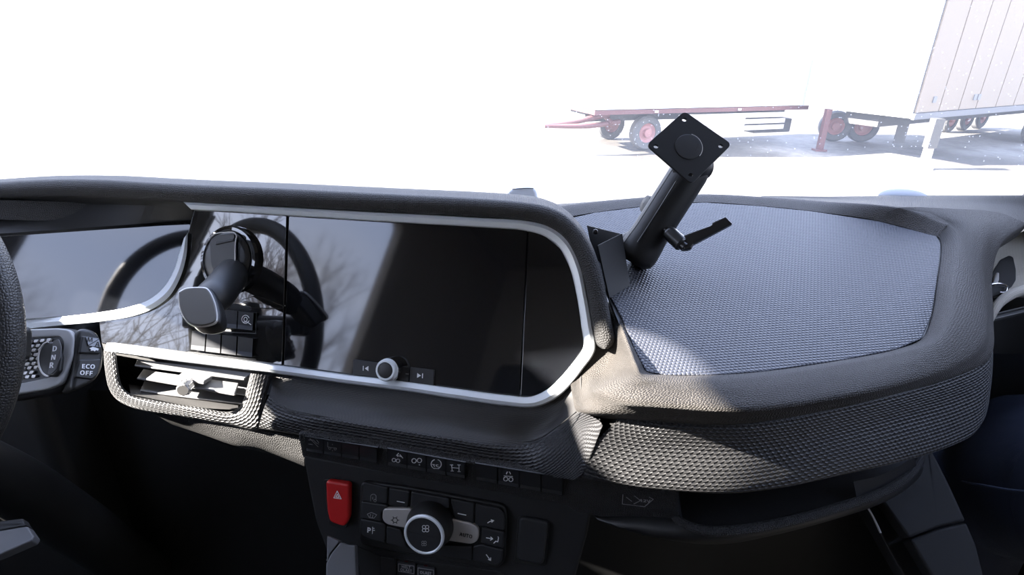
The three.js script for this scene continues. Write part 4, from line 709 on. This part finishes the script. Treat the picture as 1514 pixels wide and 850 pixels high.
// ------------------------------------------------------------------ the yard outside
const groundTex = (() => { const n = 512, a = new Uint8Array(n * n * 4); for (let j = 0; j < n; j++) for (let i = 0; i < n; i++) { const x = i / n * 12, y = j / n * 12, s = fbm(x, y, 3.3, 6), w = Math.min(1, Math.max(0, 0.5 + 4 * (s + 0.02))), f = 0.9 + 0.2 * rnd(), k = (j * n + i) * 4; a[k] = Math.min(255, (60 + 46 * w) * f); a[k + 1] = Math.min(255, (56 + 47 * w) * f); a[k + 2] = Math.min(255, (50 + 48 * w) * f); a[k + 3] = 255; } const t = new THREE.DataTexture(a, n, n); t.colorSpace = THREE.SRGBColorSpace; t.wrapS = t.wrapT = THREE.MirroredRepeatWrapping; t.magFilter = t.minFilter = THREE.LinearFilter; t.repeat.set(4, 4); t.needsUpdate = true; return t; })();
struct('ground', new THREE.PlaneGeometry(240, 240, 1, 1).rotateX(-Math.PI / 2), new THREE.MeshPhysicalMaterial({ map: groundTex, roughness: 0.85 }), 'snowy gravel yard');
const X = {
  white: std([0.72, 0.72, 0.71], 0.5), cream: std([0.22, 0.175, 0.125], 0.6), red: std([0.1, 0.036, 0.036], 0.6), tyre: std(0.09, 0.9), steel: std(0.12, 0.6), dark: std(0.04, 0.7), hub: std([0.3, 0.14, 0.13], 0.6), guard: std([0.5, 0.47, 0.42], 0.5), bark: std([0.16, 0.13, 0.11], 0.9), seam: std(0.18, 0.7), leg: std([0.32, 0.29, 0.25], 0.6),
};
function wheelAt(t, p, axis, r = 0.5) {                        // p: centre of the outer face
  const w = part('wheel', lathe([[0.26, -0.26], [r - 0.06, -0.28], [r, -0.24], [r, -0.05], [r - 0.05, 0], [0.3, 0], [0.28, -0.03]], p, axis, 40), X.tyre, t);
  part('hub', lathe([[0.29, -0.02], [0.27, -0.05], [0.2, -0.09], [0.13, -0.08], [0.12, 0.02], [0.0001, 0.03]], p, axis, 32), X.hub, w);
}
{ // drawbar trailer, long white side towards the cab
  const L = Y(880, 165.5, -1.8), R = Y(1200, 157.5, -1.8), d = R.clone().sub(L).setY(0), len = d.length(); d.normalize(); const back = V(0, 1, 0).cross(d).normalize(); if (back.z > 0) back.negate();
  const t = thing('trailer', 'long white drawbar trailer with a dark red chassis rail', 'trailer', null, V(L.x, 0, L.z));
  const m = new THREE.Matrix4().makeBasis(d, V(0, 1, 0), back.clone().negate()).setPosition(L.x, 0, L.z), put = g => g.applyMatrix4(m);
  part('box_body', put(block(len - 0.35, 2.6, 2.5, (len - 0.35) / 2, 2.55, -1.25)), X.white, t);
  part('chassis_rail', put(block(len - 0.1, 0.12, 2.4, (len - 0.1) / 2, 1.17, -1.22)), X.red, t);
  part('chassis_beam', put(block(len - 0.4, 0.3, 0.9, (len - 0.1) / 2, 0.98, -1.25)), X.dark, t);
  for (let i = 0; i < 3; i++) part('side_guard', put(block(len * 0.52, 0.14, 0.04, len * 0.62, 0.98 - i * 0.19, -0.08)), X.guard, t);
  part('tool_box', put(block(1.5, 0.42, 0.5, len * 0.85, 0.6, -0.5, 0.03)), X.dark, t);
  for (const k of [2, 5, 8]) if (k < len) part('side_marker', put(block(0.12, 0.06, 0.03, k, 1.17, 0.0)), X.guard, t);
  const wp = (px, py) => { const q = Y(px, py, -2.5); return q; };
  const nrm = back.clone().negate();
  wheelAt(t, wp(958, 197), nrm); 
  wheelAt(t, V(wp(958, 197).x, 0.5, wp(958, 197).z).addScaledVector(back, 2.0), nrm);
  const a0 = Y(905, 172, -2.0), a1 = Y(805, 186, -2.2);
  part('drawbar', merged([limb([Y(900, 168, -1.9), Y(850, 180, -2.1), a1], [0.09, 0.07, 0.06], { n: 12, k: 10 }), limb([Y(915, 180, -2.15), Y(870, 186, -2.2), a1], [0.08, 0.07, 0.06], { n: 12, k: 10 }), limb([Y(885, 163, -1.85), Y(905, 182, -2.15)], [0.07, 0.07], { n: 6, k: 8 })]), X.red, t);
}
{ // semi-trailer parked on its legs
  const c0 = Y(1346, 178, -1.8), f = Y(1197, 160, -1.8), s = Y(1514, 163, -1.8);
  const u = s.clone().sub(c0).setY(0).normalize(), v = V(0, 1, 0).cross(u).normalize(); if (v.dot(f.clone().sub(c0)) < 0) v.negate();
  const t = thing('trailer', 'tall pale semi-trailer parked on landing legs at the right', 'trailer', null, V(c0.x, 0, c0.z));
  const m = new THREE.Matrix4().makeBasis(u, V(0, 1, 0), u.clone().cross(V(0, 1, 0))).setPosition(c0.x, 0, c0.z), sg = Math.sign(u.clone().cross(V(0, 1, 0)).dot(v)), put = g => g.applyMatrix4(m);
  const w = c0.distanceTo(f);
  part('box_body', put(block(12.95, 3.4, w, 6.525, 2.95, sg * w / 2)), X.steel, t);
  part('front_wall', put(block(0.06, 3.36, w, 0.0, 2.93, sg * w / 2, 0.01)), X.white, t);
  let x = 0.05; for (const k of [1.25, 1.15, 1.05, 1.3, 1.25, 1.25, 1.25, 1.25]) { part('side_panel', put(block(k - 0.05, 3.15, 0.05, x + k / 2, 2.97, -sg * 0.02, 0.012)), X.cream, t); x += k; }
  part('bottom_rail', put(block(13, 0.16, 0.08, 6.5, 1.3, -sg * 0.04)), X.steel, t);
  for (const k of [0.85, 3.2, 3.45]) part('side_marker', put(block(0.16, 0.16, 0.03, k, 1.72, -sg * 0.06)), X.seam, t);
  part('chassis_beam', put(block(12.5, 0.35, 1.0, 6.6, 1.05, sg * w / 2)), X.dark, t);
  const lb = Y(1364, 250, -3.0), lt = Y(1386, 182, -1.82); lt.x = lb.x; lt.z = lb.z;
  part('landing_leg', merged([block(0.17, 0.62, 0.17, lb.x, 0.31, lb.z), block(0.36, 0.06, 0.3, lb.x, 0.03, lb.z)]), X.leg, t, 'pale telescopic foot');
  part('leg_sleeve', block(0.24, 0.75, 0.24, lb.x, 0.95, lb.z), X.dark, t);
  { const q = Y(1328, 212, -2.75); part('mud_flap', block(0.34, 0.75, 0.03, q.x, 0.62, q.z), X.tyre, t); }
  const rb = Y(1211, 223, -3.0);
  part('landing_leg', merged([block(0.16, 1.25, 0.16, rb.x, 0.62, rb.z), block(0.34, 0.06, 0.3, rb.x, 0.03, rb.z)]), X.red, t, 'red landing leg');
  for (const [px, py] of [[1236, 187], [1277, 188]]) { const q = Y(px, py, -2.5); wheelAt(t, q, v.clone().add(u).negate().setY(0).normalize()); }
  for (const k of [9, 10.3, 11.6]) for (const q of [0.05, w - 0.3]) wheelAt(t, V(c0.x, 0.5, c0.z).addScaledVector(u, k).addScaledVector(v, q), v.clone().negate());
}
{ // unseen driver's door mirror, added and shaped to shade the middle of the dashboard
  const t = thing('added_door_mirror', 'added tall black door mirror outside the driver window that shades the dashboard', 'mirror', null, W(-1.66, 0.1, -0.45));
  part('housing', block(0.1, 0.29, 0.3, -1.68, EYE.y + 0.37, -0.44, 0.03), M.black, t);
  part('lower_housing', block(0.1, 0.4, 0.18, -1.68, EYE.y + 0.02, -0.38, 0.03), M.black, t);
  part('glass', block(0.1, 0.24, 0.006, -1.68, EYE.y + 0.37, -0.288), M.chrome, t);
  part('lower_glass', block(0.08, 0.33, 0.006, -1.68, EYE.y + 0.02, -0.288), M.chrome, t);
  part('bracket', merged([limb([W(-1.66, 0.36, -0.48), W(-1.56, 0.38, -0.62), W(-1.5, 0.38, -0.74)], [0.015, 0.015], { n: 12, k: 10 }), limb([W(-1.66, -0.18, -0.48), W(-1.58, -0.2, -0.72), W(-1.5, -0.2, -0.92)], [0.015, 0.015], { n: 12, k: 10 })]), M.black, t);
}
// bare winter trees seen only as reflections in the dashboard glass
function tree(x, z, h, label, group = 'bare trees beside the cab') {
  const t = thing('tree', label, 'tree', group, V(x, 0, z)), geos = [];
  const grow = (p, d, l, r, depth) => { const e = p.clone().addScaledVector(d, l); geos.push(axisGeo(new THREE.CylinderGeometry(r * 0.65, r, l, depth > 2 ? 7 : 4, 1, true), p.clone().lerp(e, 0.5), d)); if (depth === 0) return; const n = depth > 3 ? 4 : 3; for (let i = 0; i < n; i++) { const q = d.clone().add(V(rnd() - 0.5, (rnd() - 0.3) * 0.7, rnd() - 0.5).multiplyScalar(1.3)).normalize(); grow(p.clone().lerp(e, 0.45 + 0.55 * (i + 1) / n), q, l * (0.55 + 0.2 * rnd()), r * 0.55, depth - 1); } };
  grow(V(x, 0, z), V((rnd() - 0.5) * 0.1, 1, (rnd() - 0.5) * 0.1).normalize(), h * 0.42, h * 0.018, 5);
  part('branches', merged(geos), X.bark, t);
}
for (const [x, z, h] of [[-16, 3, 9.5], [-15, 9, 10], [-18, 14, 10.5], [-20, -4, 10], [-24, 7, 11], [-22, 21, 11]]) tree(x, z, h, 'bare brown winter tree mirrored in the dashboard glass');
for (const [x, z, h] of [[-16, -1.5, 6], [-15, 5.4, 5.5], [-13.5, 7.2, 5.6], [-17.5, 9.8, 6.2], [-14, -5, 5.4], [-20, 2.5, 6.5]]) tree(x, z, h, 'low bare bushy tree mirrored beside the brake lever', 'low bare trees beside the cab');

renderer.render(scene, camera);
